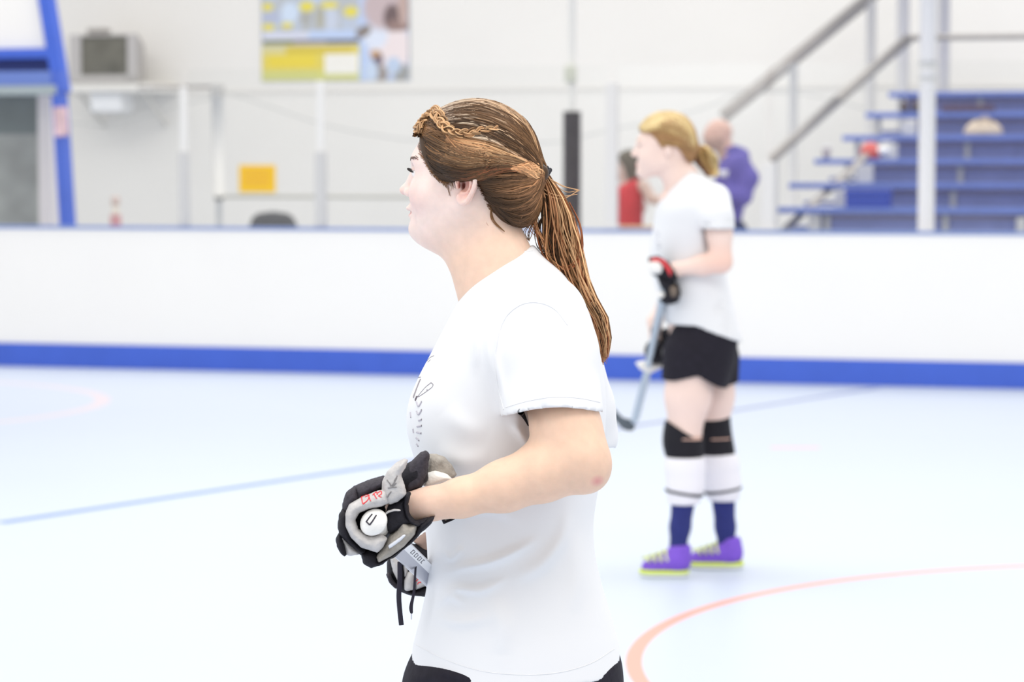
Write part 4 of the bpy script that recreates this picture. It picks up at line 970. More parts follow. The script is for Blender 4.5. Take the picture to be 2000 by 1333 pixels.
# keep the torso closed where the near arm hollow bites it
# neck opening
na, nb = Q(908, 560), Q(1037, 480); tn = nb-na; nn_ = np.array([-tn[2], tn[0]]); nn_ /= np.linalg.norm(nn_); nn_ *= (1 if nn_[1] > 0 else -1)
cutn = (axX-na[0])*nn_[0]+(axZ-na[2])*nn_[1]+0*axY
sF.f = -smin(-sF.f, -cutn.astype(np.float32), .004)
sv_, sq_ = sF.mesh(3)
folds = [([(868,1120),(905,1108),(960,1096),(1010,1075),(1045,1055)], 9, .007), ([(862,1075),(880,1090),(895,1078),(905,1070)], 7, .004), ([(862,1160),(895,1150),(940,1152),(985,1132)], 8, .006), ([(850,1180),(880,1165),(905,1178)], 9, .005),
         ([(1108,1000),(1098,1050),(1060,1100),(1010,1130)], 14, .007), ([(850,1205),(900,1215),(960,1205)], 12, .004), ([(940,620),(932,670),(928,720)], 9, .005), ([(952,640),(955,700),(968,745)], 7, .004), ([(975,640),(966,690),(976,750),(984,800)], 9, .006),
         ([(905,580),(885,640),(860,700)], 14, .004), ([(1000,830),(1020,850),(1040,880)], 8, .005), ([(870,1010),(950,990),(1000,1010)], 14, .005), ([(1000,600),(975,640),(968,680)], 6, .003), ([(1040,740),(1060,770),(1070,795)], 14, .003), ([(850,880),(900,900),(960,895)], 20, .004), ([(1120,1040),(1130,1120),(1120,1200)], 18, .005), ([(960,1170),(980,1220),(975,1280)], 22, .005), ([(870,800),(900,830),(950,850)], 22, .004)]
sv_ = fold_disp(folds)(sv_, sq_)
shirt = mesh_obj('shirt', sv_, sq_, M_SHIRT, w1, True)
SB = BVHTree.FromPolygons([tuple(x) for x in sv_], [tuple(int(i) for i in x) for x in sq_])
def on(bvh, pts, r, off=0, n=40, y=Y1, nn=6):
    g_ = spline(pts, n) if len(pts) > 2 else spline(pts, n); p = np.array([cast(bvh, a, c, y=y+.3, off=off)[0] for a, c in g_]); return p
def surf_lines(name, lst, bvh, r, m, parent, off=.0003, n=24, sides=6):
    ps = [on(bvh, l, r, off, n) for l in lst]; v, q, _ = tubes(ps, [r]*len(ps), sides); return mesh_obj(name, v, q, m, parent)
surf_lines('sleeve_seam', [[(984,800),(972,750),(968,700),(975,650),(992,615),(1022,594),(1055,592),(1085,606),(1108,635)]], SB, .0009, M_SHIRT, shirt, .0002, 60)
surf_lines('sleeve_hem_stitch', [[(988,796),(1030,784),(1080,776),(1130,778),(1172,786)]], SB, .0007, M_SHIRT, shirt, .0001, 50)
surf_lines('collar_rib', [[(921,558),(950,538),(985,512),(1020,494),(1040,490)]], SB, .0011, M_SHIRT, shirt, .0002, 50)
surf_lines('hem_stitch', [[(808,1258),(860,1285),(930,1309),(1000,1318),(1080,1316),(1150,1298),(1200,1268)]], SB, .0007, M_SHIRT, shirt, .0001, 60)
p = on(SB, [(1017,805),(1022,813),(1027,822),(1032,833)], .003, .0002, 12); v, q, _ = tubes([p], [np.linspace(.0052, .0008, 12)], 8); mesh_obj('undershirt', v, q, M_BLACK, w1)
# printed graphic on the chest: crossed stick outline and a run of small marks
surf_lines('chest_print', [[(822,741),(815,758),(808,778)], [(820,745),(813,763),(808,776)]], SB, .0018, mat('print_grey', (.32,.29,.31), .85), shirt, 0)
surf_lines('chest_print', [[(815,776),(830,758),(842,748)], [(842,748),(846,752),(844,757)], [(844,757),(832,766),(820,774),(815,776)], [(813,774),(812,779)], [(833,763),(835,761)], [(834,706),(840,699),(848,695)], [(836,708),(841,703)], [(817,738),(822,737)]], SB, .0006, M_INK, shirt, 0)
surf_lines('chest_print', [[(813,778),(812,782),(815,775)]], SB, .002, M_INK, shirt, 0)
surf_lines('chest_print', [[(814,786),(818,794),(824,785)], [(814,804),(818,810),(824,801)], [(818,822),(824,820)], [(815,834),(824,832)], [(814,845),(823,847)], [(813,856),(819,861)], [(814,868),(817,872)], [(802,806),(803,816)], [(807,838),(808,846)]], SB, .0018, M_INKL, shirt, 0)
# shorts
rowsH = [(zc(1180),X(846),X(1180),Y1,.168),(zc(1250), X(822), X(1200), Y1, .185), (zc(1285), X(800), X(1214), Y1, .195), (zc(1333), X(783), X(1220), Y1, .20), (zc(1450), X(790), X(1215), Y1, .205), (zc(1560), X(785), X(1225), Y1, .21)]
sdf_obj('shorts', [(loft(rowsH, 2.3), 0)], .006, M_SHORT, w1, disp=fold_disp([([(800,1300),(860,1312),(920,1330)], 8, .006), ([(790,1325),(840,1322),(880,1340)], 8, .006), ([(1180,1330),(1205,1300),(1215,1285)], 6, .005)]),
        cuts=[(rc((X(1000)-.03, Y1-.10, zc(1470)), (X(1000)-.05, Y1-.10, zc(1600)), .088, .092), 0), (rc((X(1000)-.03, Y1+.10, zc(1470)), (X(1000)+.05, Y1+.10, zc(1600)), .088, .092), 0)])
# sports shoes below the frame so that the player stands on the floor
for s, dx in ((-1, -.05), (1, .07)):
    ax0 = Q(1010,0)[0]+dx*2.2; y0 = Y1+s*.11
    sdf_obj('shoe', [(ell((ax0-.05, y0, .05), (.14,.045,.048)), 0), (ell((ax0+.02, y0, .08), (.055,.042,.055)), .03)], .006, mat('white_shoe', (.7,.7,.72), .6), w1, clip=lambda X_, Y_, Z_: (.001-Z_)+0*X_+0*Y_)

# ---------------------------------------------------------------- gloves, stick
def polyP(pts, y): return [(P(a, b_, y)[0], P(a, b_, y)[2]) for a, b_ in pts]
def gpad(name, pts, y, T, m, parent, rr=.010, h=.0018, k=0, extra=(), tilt=None, label=None):
    pr = [(pad(polyP(pts, y), T, y, rr, tilt), 0)]+[(e, .004) for e in extra]
    o = sdf_obj(name, pr, h, m, parent, smooth=2, marg=.008)
    if label: o['label'] = label
    return o
gl1 = empty('hockey_glove', P(740, 1000, 4.05)); attach(gl1, w1)
gpad('glove_shell', [(797,905),(750,932),(700,950),(676,968),(668,1000),(664,1040),(668,1070),(700,1082),(735,1100),(770,1090),(812,1050),(850,1012),(800,1015),(794,965),(835,940),(835,900),(825,890)], 4.105, .028, M_BLACK, gl1, .02)
gpad('finger_roll', [(692,950),(720,938),(751,929),(757,950),(735,960),(705,978),(694,975)], 4.065, .03, M_DGREY, gl1, .014, label='dark upper finger roll')
gpad('finger_roll', [(696,947),(676,962),(669,985),(670,1004),(682,1000),(695,985),(706,970)], 4.06, .03, M_DGREY, gl1, .014)
gpad('finger_roll', [(670,992),(662,1006),(660,1030),(663,1045),(680,1062),(706,1082),(716,1078),(690,1050),(682,1020),(684,1000)], 4.052, .028, M_BLACK, gl1, .012)
gpad('finger_roll', [(662,1040),(656,1052),(658,1068),(666,1082),(674,1088),(678,1083),(674,1062),(668,1045)], 4.05, .024, M_BLACK, gl1, .01)
gpad('finger_panel', [(664,1036),(676,1050),(702,1076),(702,1083),(684,1086),(676,1084),(670,1062),(663,1046)], 4.055, .02, M_LGREY, gl1, .010)
thumb = gpad('thumb', [(757,955),(735,960),(704,973),(682,985),(674,1005),(674,1028),(685,1050),(706,1070),(738,1080),(748,1070),(757,1052),(745,1044),(722,1046),(700,1034),(694,1016),(702,1002),(722,994),(745,990),(762,982)], 4.035, .021, M_LGREY, gl1, .014, label='pale grey curled finger and thumb panel')
gpad('palm', [(756,985),(780,975),(796,968),(793,985),(798,1005),(812,1018),(838,1010),(830,1026),(800,1024),(778,1036),(762,1044),(752,1030),(750,1005)], 4.055, .022, M_BLACK, gl1, .012)
gpad('palm_patch', [(786,1016),(800,1024),(817,1022),(812,1044),(790,1068),(765,1086),(739,1100),(735,1088),(752,1064),(760,1048),(776,1034)], 4.05, .022, M_BEIGE, gl1, .012, label='beige suede palm patch')
gpad('palm_edge', [(850,1008),(842,1024),(822,1042),(806,1060),(780,1080),(756,1096),(744,1104),(738,1099),(768,1083),(792,1062),(810,1042),(818,1022),(835,1012)], 4.055, .02, M_BLACK, gl1, .008)
gpad('little_finger_roll', [(704,1078),(720,1072),(738,1080),(740,1094),(760,1092),(748,1103),(725,1110),(710,1102)], 4.062, .026, M_BLACK, gl1, .012)
gpad('cuff_strap', [(746,965),(747,940),(757,920),(772,905),(790,896),(797,899),(792,914),(783,928),(790,948),(794,966),(778,980),(762,986),(752,980)], 4.04, .020, M_LGREY, gl1, .012, label='pale grey wrist strap panel')
gpad('cuff_roll', [(784,930),(800,905),(822,884),(832,880),(839,888),(836,912),(832,936),(824,952),(800,962),(793,968),(789,950)], 4.10, .022, M_DGREY, gl1, .012, label='black flared cuff roll')
gpad('cuff_lining', [(836,888),(850,887),(868,893),(882,908),(892,928),(880,942),(850,948),(832,950),(832,925)], 4.145, .020, M_BEIGE, gl1, .010, label='beige inside of the cuff')
gpad('cuff_lining', [(832,925),(850,920),(872,926),(884,936),(860,944),(838,952),(826,950)], 4.125, .014, M_TAPE, gl1, .008, label='off-white cuff padding')
gpad('cuff_band', [(790,962),(803,962),(797,985),(800,1005),(812,1018),(826,1022),(818,1030),(800,1022),(791,1005),(787,985)], 4.048, .018, M_BLACK, gl1, .006)
gpad('cuff_tab', [(860,1004),(893,1002),(884,1012),(867,1022)], 4.16, .010, M_BEIGE, gl1, .006)
gpad('cuff_tab', [(857,1000),(863,1002),(870,1019),(892,1008),(896,1003),(890,1014),(866,1025)], 4.155, .010, M_BLACK, gl1, .004)
gpad('palm_badge', [(757,1066),(772,1056),(790,1043),(794,1046),(782,1058),(768,1068),(760,1073)], 4.026, .004, mat('badge_silver', (.66,.68,.74), .4), gl1, .004)
gpad('strap_piping', [(748,1006),(757,998),(770,994),(785,996),(784,1000),(770,999),(758,1003),(750,1010)], 4.03, .004, M_LGREY, gl1, .003)
def bvh_of(objs):
    V = []; Fc = []
    for o in objs:
        mw = world_of(o); n = len(V); V += [mw@v_.co for v_ in o.data.vertices]; Fc += [tuple(i+n for i in p.vertices) for p in o.data.polygons]
    return BVHTree.FromPolygons(V, Fc)
TB = bvh_of([o for o in bpy.data.objects if o.parent == gl1 and o.type == 'MESH'])
surf_lines('red_lettering', [[(706,972),(709,985),(712,982)], [(706,972),(716,966),(721,970),(718,978),(711,984)], [(713,972),(722,968)], [(719,966),(724,980)], [(728,968),(735,962),(737,967)], [(730,965),(736,975)], [(738,964),(744,960),(745,966),(739,969),(745,972)]], TB, .0009, M_RED, thumb, .0004, 10)
surf_lines('grey_lettering', [[(756,938),(766,950),(774,944)], [(758,954),(775,952)], [(775,934),(768,946),(762,950)], [(758,968),(764,961)], [(757,972),(760,966)], [(770,940),(776,930)]], TB, .0009, mat('embroidery_grey', (.2,.19,.19), .7), gl1, .0004, 10)
# laces
for pts, r in (([(781,1098),(781,1130),(779,1165),(781,1195),(784,1222)], .0042), ([(812,1105),(810,1135),(808,1160),(803,1185),(804,1200)], .0022)):
    p = np.array([P(a, b_, 4.22) for a, b_ in spline(pts, 24)])
    rr = np.full(24, r); 
    if r < .003: rr = rr*np.interp(np.linspace(0,1,24), [0,.5,.8,.95,1], [.8,1,1.5,1.2,.4])
    v, q, _ = tubes([p], [rr], 8); v[:, 1] = 4.22+(v[:, 1]-4.22)*.4; mesh_obj('lace', v, q, mat('black_lace', (.02,.017,.03), .85), gl1)
p = np.array([P(803.5, 1199, 4.22), P(803.5, 1211, 4.22)]); v, q, _ = tubes([p], [.0009], 6); mesh_obj('lace_tip', v, q, M_SILVER, gl1)

# stick: butt in the near glove, shaft running down and away to the floor
st = empty('hockey_stick', P(727, 1018, 4.0)); tag(st, 'hockey stick with white taped butt end held in the foreground gloves', 'hockey stick')
s_a = P(727, 1018, 4.018); s_b = P(799, 1087, 4.20); sd = (s_b-s_a)/np.linalg.norm(s_b-s_a)
L_ = (s_a[2]-.035)/(-sd[2]); s_e = s_a+sd*L_
side = np.cross(sd, np.array([0,-1,0])); side /= np.linalg.norm(side)
perp = np.array([.70, 0, .71]); perp -= sd*np.dot(perp, sd); perp /= np.linalg.norm(perp); 
b = MB(); b.beam(s_a+sd*.03, s_e, .021, .034, perp); b.build('shaft', M_SILVER, st, bevel=.004)
zz_ = sd; xx_ = perp; yy_ = np.cross(zz_, xx_)
Rm = np.stack([xx_, yy_, zz_], 1)
fb = Fld(s_a-.06, s_a+.06, .0016)
fb.add(ell(s_a+sd*.008, (.0232,.0205,.014), Rm)); fb.add(rc(s_a+sd*.008, s_a+sd*.04, .017, .0155), .006)
v, q = fb.mesh(1); butt = mesh_obj('butt_end', v, q, M_TAPE, st)
BB = BVHTree.FromPolygons([tuple(x) for x in v], [tuple(int(i) for i in x) for x in q])
surf_lines('butt_mark', [[(727,1005),(722,1011),(716,1019)], [(715,1019),(722,1026)], [(722,1026),(728,1018),(735,1007)]], BB, .0013, mat('mark_black', (.03,.025,.04), .6), butt, .0001, 8)
def shaftpt(t_, w_, e_): return s_a+sd*t_+w_*perp+e_*yy_
# white label with dark lettering strokes on the visible face of the shaft
eye_dir = (CAM-s_b); eye_dir /= np.linalg.norm(eye_dir); es = 1 if np.dot(yy_, eye_dir) > 0 else -1
b = MB(); ct_, cb_ = np.linalg.norm(s_b-s_a)-.07, np.linalg.norm(s_b-s_a)+.12
b.hexa([shaftpt(ct_, .003, es*.0109), shaftpt(cb_, .003, es*.0109), shaftpt(cb_, .0165, es*.0109), shaftpt(ct_, .0165, es*.0109), shaftpt(ct_, .003, es*.0114), shaftpt(cb_, .003, es*.0114), shaftpt(cb_, .0165, es*.0114), shaftpt(ct_, .0165, es*.0114)])
b.build('white_label', M_WPLAS, st)
b = MB(); mid = np.linalg.norm(s_b-s_a)
for i in range(7):
    t0 = mid-.035+i*.010
    for wa, wb, dt in ((.006,.0135,0), (.006,.0072,.005), (.0125,.0137,.005)):
        if dt and i % 2: continue
        b.hexa([shaftpt(t0, wa, es*.0114), shaftpt(t0+.0022+dt, wa, es*.0114), shaftpt(t0+.0022+dt, wb, es*.0114), shaftpt(t0, wb, es*.0114), shaftpt(t0, wa, es*.0118), shaftpt(t0+.0022+dt, wa, es*.0118), shaftpt(t0+.0022+dt, wb, es*.0118), shaftpt(t0, wb, es*.0118)])
b.build('lettering', mat('dark_letter', (.12,.12,.14), .6), st)
bd = np.array([-1.0, .15, 0]); bd /= np.linalg.norm(bd)
bp = spline([s_e, s_e+bd*.05+np.array([0,0,-.008]), s_e+bd*.16+np.array([0,0,-.002]), s_e+bd*.29+np.array([0,.03,.006])], 14)
V = []; Fq = []
for i, p in enumerate(bp):
    hgt = .035 if i > 2 else .02+.005*i
    for (dy, dz) in ((-.004, -hgt+.008), (.004, -hgt+.008), (.003, hgt), (-.003, hgt)): V.append((p[0], p[1]+dy, max(.002, p[2]+dz)))
for i in range(13):
    for j in range(4): Fq.append((i*4+j, i*4+(j+1) % 4, i*4+4+(j+1) % 4, i*4+4+j))
Fq += [(3,2,1,0), (52,53,54,55)]
mesh_obj('blade', np.array(V), Fq, M_DGREY, st, False)

# far glove on the lower hand
gl2 = empty('hockey_glove', P(800, 1120, 4.42)); attach(gl2, w1)
G2Y = 4.40
gpad('glove_shell', [(762,1080),(756,1100),(757,1125),(768,1142),(782,1156),(800,1163),(835,1166),(870,1150),(875,1090),(840,1068),(800,1062)], G2Y+.03, .03, M_BLACK, gl2, .016)
gpad('finger_roll', [(754,1122),(760,1118),(768,1134),(780,1150),(772,1150),(760,1138)], G2Y-.01, .022, M_DGREY, gl2, .01)
gpad('finger_panel', [(761,1082),(768,1088),(786,1100),(783,1120),(779,1140),(768,1118),(764,1100)], G2Y-.012, .016, M_LGREY, gl2, .01, label='pale grey finger panel')
gpad('finger_panel', [(788,1100),(796,1108),(796,1122),(790,1130)], G2Y-.010, .012, M_LGREY, gl2, .008)
gpad('back_panel', [(796,1118),(812,1114),(810,1152),(796,1155),(790,1153),(790,1134)], G2Y-.012, .016, M_LGREY, gl2, .008)
p2 = gpad('back_panel', [(812,1116),(825,1110),(840,1112),(848,1142),(830,1146),(812,1153)], G2Y-.010, .016, M_LGREY, gl2, .008)
T2 = bvh_of([p2])
surf_lines('red_lettering', [[(813,1136),(818,1131),(815,1130)], [(816,1142),(818,1138),(821,1139),(822,1135)], [(822,1128),(829,1133),(832,1138)], [(822,1138),(824,1128),(829,1132)], [(824,1136),(830,1133)], [(831,1128),(834,1135)]], T2, .0008, M_RED, p2, .0004, 8)
gpad('little_finger_roll', [(790,1157),(812,1155),(835,1146),(850,1148),(850,1166),(812,1164)], G2Y-.008, .02, M_BLACK, gl2, .008)
gpad('cuff', [(806,1058),(818,1066),(830,1090),(850,1110),(870,1090),(860,1050),(830,1040)], G2Y+.04, .03, mat('brown_cuff', (.30,.20,.16), .8), gl2, .012)

# ================================================================ BLONDE PLAYER (middle distance)
Y2 = 9.26
w2 = empty('person', (P(1360, 1100, Y2)[0], Y2, 0.0))
tag(w2, 'blonde person in white tee, black shorts, knee pads and purple shoes, facing left', 'person')
A2 = lambda px, py, d=0: P(px, py, Y2+d)
C_P2 = np.array([.86,.66,.58]); C_R2 = np.array([.86,.56,.46])
kx = Y2/F     # metres per pixel
def head2(O, sc, yaw, res, skin, m, parent, hairf=None, extra_prims=()):
    pass
R2 = np.array([[math.cos(math.radians(-8)), -math.sin(math.radians(-8)), 0], [math.sin(math.radians(-8)), math.cos(math.radians(-8)), 0], [0,0,1]])
O2 = A2(1303, 283)
def headprims(O, Rm, s=1.0):
    T = lambda p: np.array(p)*s@Rm.T+O
    E = lambda c, r: ell(T(c), np.array(r)*s, Rm)
    pr = [(E((-.003,0,.015), (.098,.075,.092)), 0), (E((-.052,0,-.035), (.055,.060,.080)), .03)]
    for q in (-1, 1):
        pr += [(E((-.055, q*.034, -.05), (.040,.030,.040)), .02), (rc(T((.0, q*.050, -.06)), T((-.078, q*.018, -.098)), .018*s, .017*s), .03), (rc(T((-.094, q*.010, .015)), T((-.078, q*.045, .012)), .012*s, .010*s), .02),
               (E((.010, q*.078, -.022), (.016,.008,.028)), .006)]
    pr += [(E((-.090,0,-.103), (.025,.026,.018)), .02), (rc(T((-.102,0,.008)), T((-.120,0,-.030)), .008*s, .010*s), .012), (E((-.122,0,-.036), (.013,.012,.010)), .008),
           (E((-.107,0,-.0675), (.0115,.021,.006)), .005), (E((-.104,0,-.0795), (.0105,.019,.007)), .005)]
    return pr, T, E
hp, T2_, E2_ = headprims(O2, R2, .98)
bodyp = hp+[(rc(T2_((.015,0,-.07)), A2(1330, 350), .052, .058), .03), (rc(A2(1330, 350), A2(1345, 400), .06, .09), .03)]
lo = (A2(1230, 0)[0], Y2-.30, 0.0); hi = (A2(1480, 0)[0], Y2+.32, A2(0, 210)[2])
bf = Fld(lo, hi, .0068)
for p_, k in bodyp: bf.add(p_, k)
bf.add(loft([(A2(0,380)[2], A2(1290,0)[0], A2(1400,0)[0], Y2, .12), (A2(0,450)[2], A2(1285,0)[0], A2(1420,0)[0], Y2, .15), (A2(0,560)[2], A2(1300,0)[0], A2(1415,0)[0], Y2, .13), (A2(0,680)[2], A2(1312,0)[0], A2(1440,0)[0], Y2, .165), (A2(0,720)[2], A2(1312,0)[0], A2(1430,0)[0], Y2, .16)]), .03)
# legs: image-left leg is the nearer one
legs2 = [(-.095, (1352,690), (1336,858), (1322,1085), 1290), (.095, (1388,700), (1391,850), (1420,1078), 1382)]
for d, hp_, kn_, an_, toe in legs2:
    h_, k_, a_ = A2(*hp_, d), A2(*kn_, d), A2(*an_, d)
    cf = k_*.62+a_*.38+np.array([.02,0,0])
    addchain(bf, [(h_, .094), ((h_+k_)/2, .080), (k_, .056), (cf, .037), (a_, .023), (np.array([a_[0]-.07, a_[1], .050]), .020)], .03)
# near (left) arm
sh_, e_, w_ = A2(1402, 400, -.17), A2(1408, 512, -.20), A2(1318, 527, -.19)
addchain(bf, [(sh_, .042), ((sh_+e_)/2, .044), (e_, .038), ((e_*.6+w_*.4), .035), (w_, .023), (A2(1300, 540, -.19), .025)], .02)
# far (right) arm to the lower glove
sh3, e3, w3 = A2(1350, 400, .18), A2(1330, 540, .22), A2(1278, 628, .14)
addchain(bf, [(sh3, .042), (e3, .038), (w3, .024), (A2(1282, 660, .12), .028)], .02)
def col2(v):
    c = np.tile(C_P2, (len(v), 1)); c = blend(v, e_, (.12,.2,.08), C_R2, c, .9); l = (v-O2)@R2
    for q in (-1, 1):
        c = np.where((((l-np.array([-.098, q*.033, -.004]))/np.array([.014,.014,.005]))**2).sum(1)[:, None] < 1, np.array([.22,.16,.15]), c)
        c = np.where((((l-np.array([-.100, q*.033, .019]))/np.array([.02,.017,.0045]))**2).sum(1)[:, None] < 1, np.array([.55,.38,.28]), c)
    c = np.where((((l-np.array([-.114, 0, -.073]))/np.array([.014,.022,.012]))**2).sum(1)[:, None] < 1, np.array([.78,.42,.38]), c)
    return c
v, q = bf.mesh(1); mesh_obj('body', v, q, M_SKINF, w2, True, col2(v))
# hair
C_B1 = np.array([.52,.33,.13]); C_B2 = np.array([.33,.18,.08]); C_B3 = np.array([.20,.10,.06]); C_B4 = np.array([.72,.56,.28])
hp2 = [(1243,247),(1250,258),(1268,262),(1282,276),(1292,292),(1300,288),(1318,287),(1330,300),(1345,318),(1380,330),(1380,200),(1240,200),(1240,235)]
hpw = polypx(hp2, Y2)
hf2 = Fld(O2-.16, O2+.16, .0045); hf2.add(E2_((.0,0,.022), (.112,.085,.098))); hf2.add(rc(T2_((.05,0,.0)), T2_((.098,0,-.012)), .06, .02), .03); hf2.add(E2_((.062,0,-.045), (.04,.05,.035)), .03)
hf2.f = np.maximum(hf2.f, poly2(hpw, hf2.ax[0][:, None], hf2.ax[2][None, :])[:, None, :].astype(np.float32))
v, q = hf2.mesh(2)
hair2 = mesh_obj('hair', v, q, M_HAIR, w2, True, np.tile(C_B2, (len(v), 1)))
CAPB = BVHTree.FromPolygons([tuple(x) for x in v], [tuple(int(i) for i in x) for x in q])
SP_, SR_, SCc = [], [], []
_Y1s = Y1
def strands2(ga, gb, n, cf):
    A = spline(ga, 14); B = spline(gb, 14)
    for _ in range(n):
        s = rng.random(); g_ = A*(1-s)+B*s+rng.normal(size=2)*1.5; t = np.linspace(0, 1, 14)
        pts = np.array([cast(CAPB, x, y_, y=Y2, off=.004)[0] for x, y_ in g_]); c = cf(s)*rng.uniform(.75, 1.25)
        SP_.append(pts); SR_.append(np.full(14, .0022)); SCc.append(c)
        l = ((pts-O2)@R2)*np.array([1,-1,1]); SP_.append(l@R2.T+O2); SR_.append(np.full(14, .0022)); SCc.append(c)
strands2([(1252,250),(1270,228),(1300,218),(1335,228),(1352,262),(1354,288)], [(1262,256),(1290,252),(1320,262),(1345,280),(1354,290)], 110, lambda s: C_B4 if rng.random() < .65 else C_B1)
strands2([(1290,240),(1315,236),(1340,255),(1354,288)], [(1288,280),(1308,284),(1332,284),(1354,290)], 90, lambda s: C_B2*1.2 if rng.random() < .6 else C_B1*.8)
v, q, c = tubes(SP_, SR_, 4, SCc); tag(mesh_obj('hair_strands', v, q, M_HAIR, hair2, True, c), kind='stuff')
PP, PR, PC = [], [], []
lv2 = np.array([(276,1350,1360),(290,1346,1386),(305,1350,1398),(320,1360,1402),(335,1374,1403),(352,1386,1400)], float)
for i in range(170):
    s = rng.random(); t = np.linspace(0, 1, 14); e = rng.uniform(.8, 1); pyv = 285+t*e*60-12*np.sin(np.pi*t)*s
    L = np.interp(pyv, lv2[:,0], lv2[:,1]); Rr = np.interp(pyv, lv2[:,0], lv2[:,2]); px = L+(Rr-L)*np.clip(s+.1*np.sin(i+t*5), 0, 1); yo = rng.normal()*.02
    PP.append(np.array([P(x, y_, Y2+.03+yo*np.sin(np.pi*min(1, tt+.1))) for x, y_, tt in zip(px, pyv, t)])); PR.append(np.full(14, .003)); PC.append((C_B3 if s < .35 else (C_B1 if s < .75 else C_B4))*rng.uniform(.8, 1.2))
v, q, c = tubes(PP, PR, 4, PC); mesh_obj('ponytail', v, q, M_HAIR, w2, True, c)
# shirt
r2 = [(332,1338,1352,.04),(352,1318,1386,.11),(378,1300,1404,.165),(400,1286,1416,.19),(440,1278,1424,.19),(490,1272,1424,.18),(530,1276,1420,.17),(580,1288,1430,.175),(625,1300,1442,.19),(650,1306,1450,.20),(700,1308,1458,.205)]
r2 = [(A2(0, a)[2], A2(b_, 0)[0], A2(c, 0)[0], Y2, d) for a, b_, c, d in r2]
f2 = Fld((A2(1255,0)[0], Y2-.33, A2(0,690)[2]), (A2(1475,0)[0], Y2+.33, A2(0,320)[2]), .0065)
f2.add(loft(r2, 2.2)); f2.add(rc(A2(1396, 390, -.15), A2(1400, 425, -.19), .058, .060), .04); f2.add(rc(A2(1400, 425, -.19), A2(1402, 446, -.20), .060, .060), .01); f2.add(rc(A2(1350, 395, .17), A2(1345, 450, .22), .06, .062), .04)
aX, aY, aZ = f2.ax[0][:, None, None], f2.ax[1][None, :, None], f2.ax[2][None, None, :]
hz1 = A2(0, 632)[2]; x0_, x1_ = A2(1300,0)[0], A2(1452,0)[0]
hemz = hz1-(np.clip((aX-A2(1355,0)[0])/(x1_-A2(1355,0)[0]), 0, 1)**1.0)*(38*kx)
f2.f = np.maximum(f2.f, (hemz-aZ)+0*aY)
bo2 = loft(r2, 2.2)[2](aX, aY, aZ); zs_ = A2(0, 445)[2]
f2.f = np.maximum(f2.f, np.minimum(np.minimum((zs_-aZ)+0*aX, (np.abs(aY-Y2)-.10)*4+0*aX), bo2))
f2.cut(rc(A2(1401, 440, -.197), A2(1402, 480, -.20), .052, .056), 0)
hin2 = [(z, a+.010, b_-.010, y, d-.010) for z, a, b_, y, d in r2 if z < A2(0, 570)[2]]
f2.cut(loft(hin2, 2.2), 0)
cn = halfspace(1298, 381, 1345, 334, Y2); cv_ = -cn(aX, aZ)+0*aY; f2.f = np.maximum(f2.f, cv_.astype(np.float32))
v, q = f2.mesh(2)
shirt2 = mesh_obj('shirt', v, q, M_SHIRT, w2)
SB2 = BVHTree.FromPolygons([tuple(x) for x in v], [tuple(int(i) for i in x) for x in q])
def on2(lst, r, name, m, parent, bvh):
    ps = [np.array([cast(bvh, a, c, y=Y2+.5, off=.0005)[0] for a, c in spline(l, 12)]) for l in lst]; v, q, _ = tubes(ps, [r]*len(ps), 6); mesh_obj(name, v, q, m, parent)
on2([[(1280,450),(1286,456),(1284,464)], [(1280,470),(1287,476)], [(1284,484),(1290,480)]], .003, 'chest_print', mat('print_pale', (.6,.6,.66), .8), shirt2, SB2)
# shorts
sh_r = [(A2(0,600)[2], A2(1318,0)[0], A2(1428,0)[0], Y2, .155), (A2(0,640)[2], A2(1312,0)[0], A2(1444,0)[0], Y2, .19), (A2(0,700)[2], A2(1312,0)[0], A2(1440,0)[0], Y2, .195), (A2(0,760)[2], A2(1312,0)[0], A2(1424,0)[0], Y2, .195)]
f3 = Fld((A2(1280,0)[0], Y2-.26, A2(0,775)[2]), (A2(1470,0)[0], Y2+.26, A2(0,590)[2]), .006); f3.add(loft(sh_r, 2.2))
for d, hp_, kn_, an_, toe in legs2: f3.add(rc(A2(*hp_, d), A2((hp_[0]+kn_[0])/2, (hp_[1]+kn_[1])/2, d), .106, .098), .02)

aX, aY, aZ = f3.ax[0][:, None, None], f3.ax[1][None, :, None], f3.ax[2][None, None, :]
xs_ = (aX/Y2*F+1000); hem_py = np.interp(xs_.ravel(), [1300,1312,1340,1357,1375,1400,1418,1440], [738,738,731,727,738,751,756,752])
hz3 = np.array([A2(0, p_)[2] for p_ in hem_py])[:, None, None]
f3.f = np.maximum(f3.f, (hz3-aZ)+0*aY)
v, q = f3.mesh(2); mesh_obj('shorts', v, q, M_SHORT, w2)
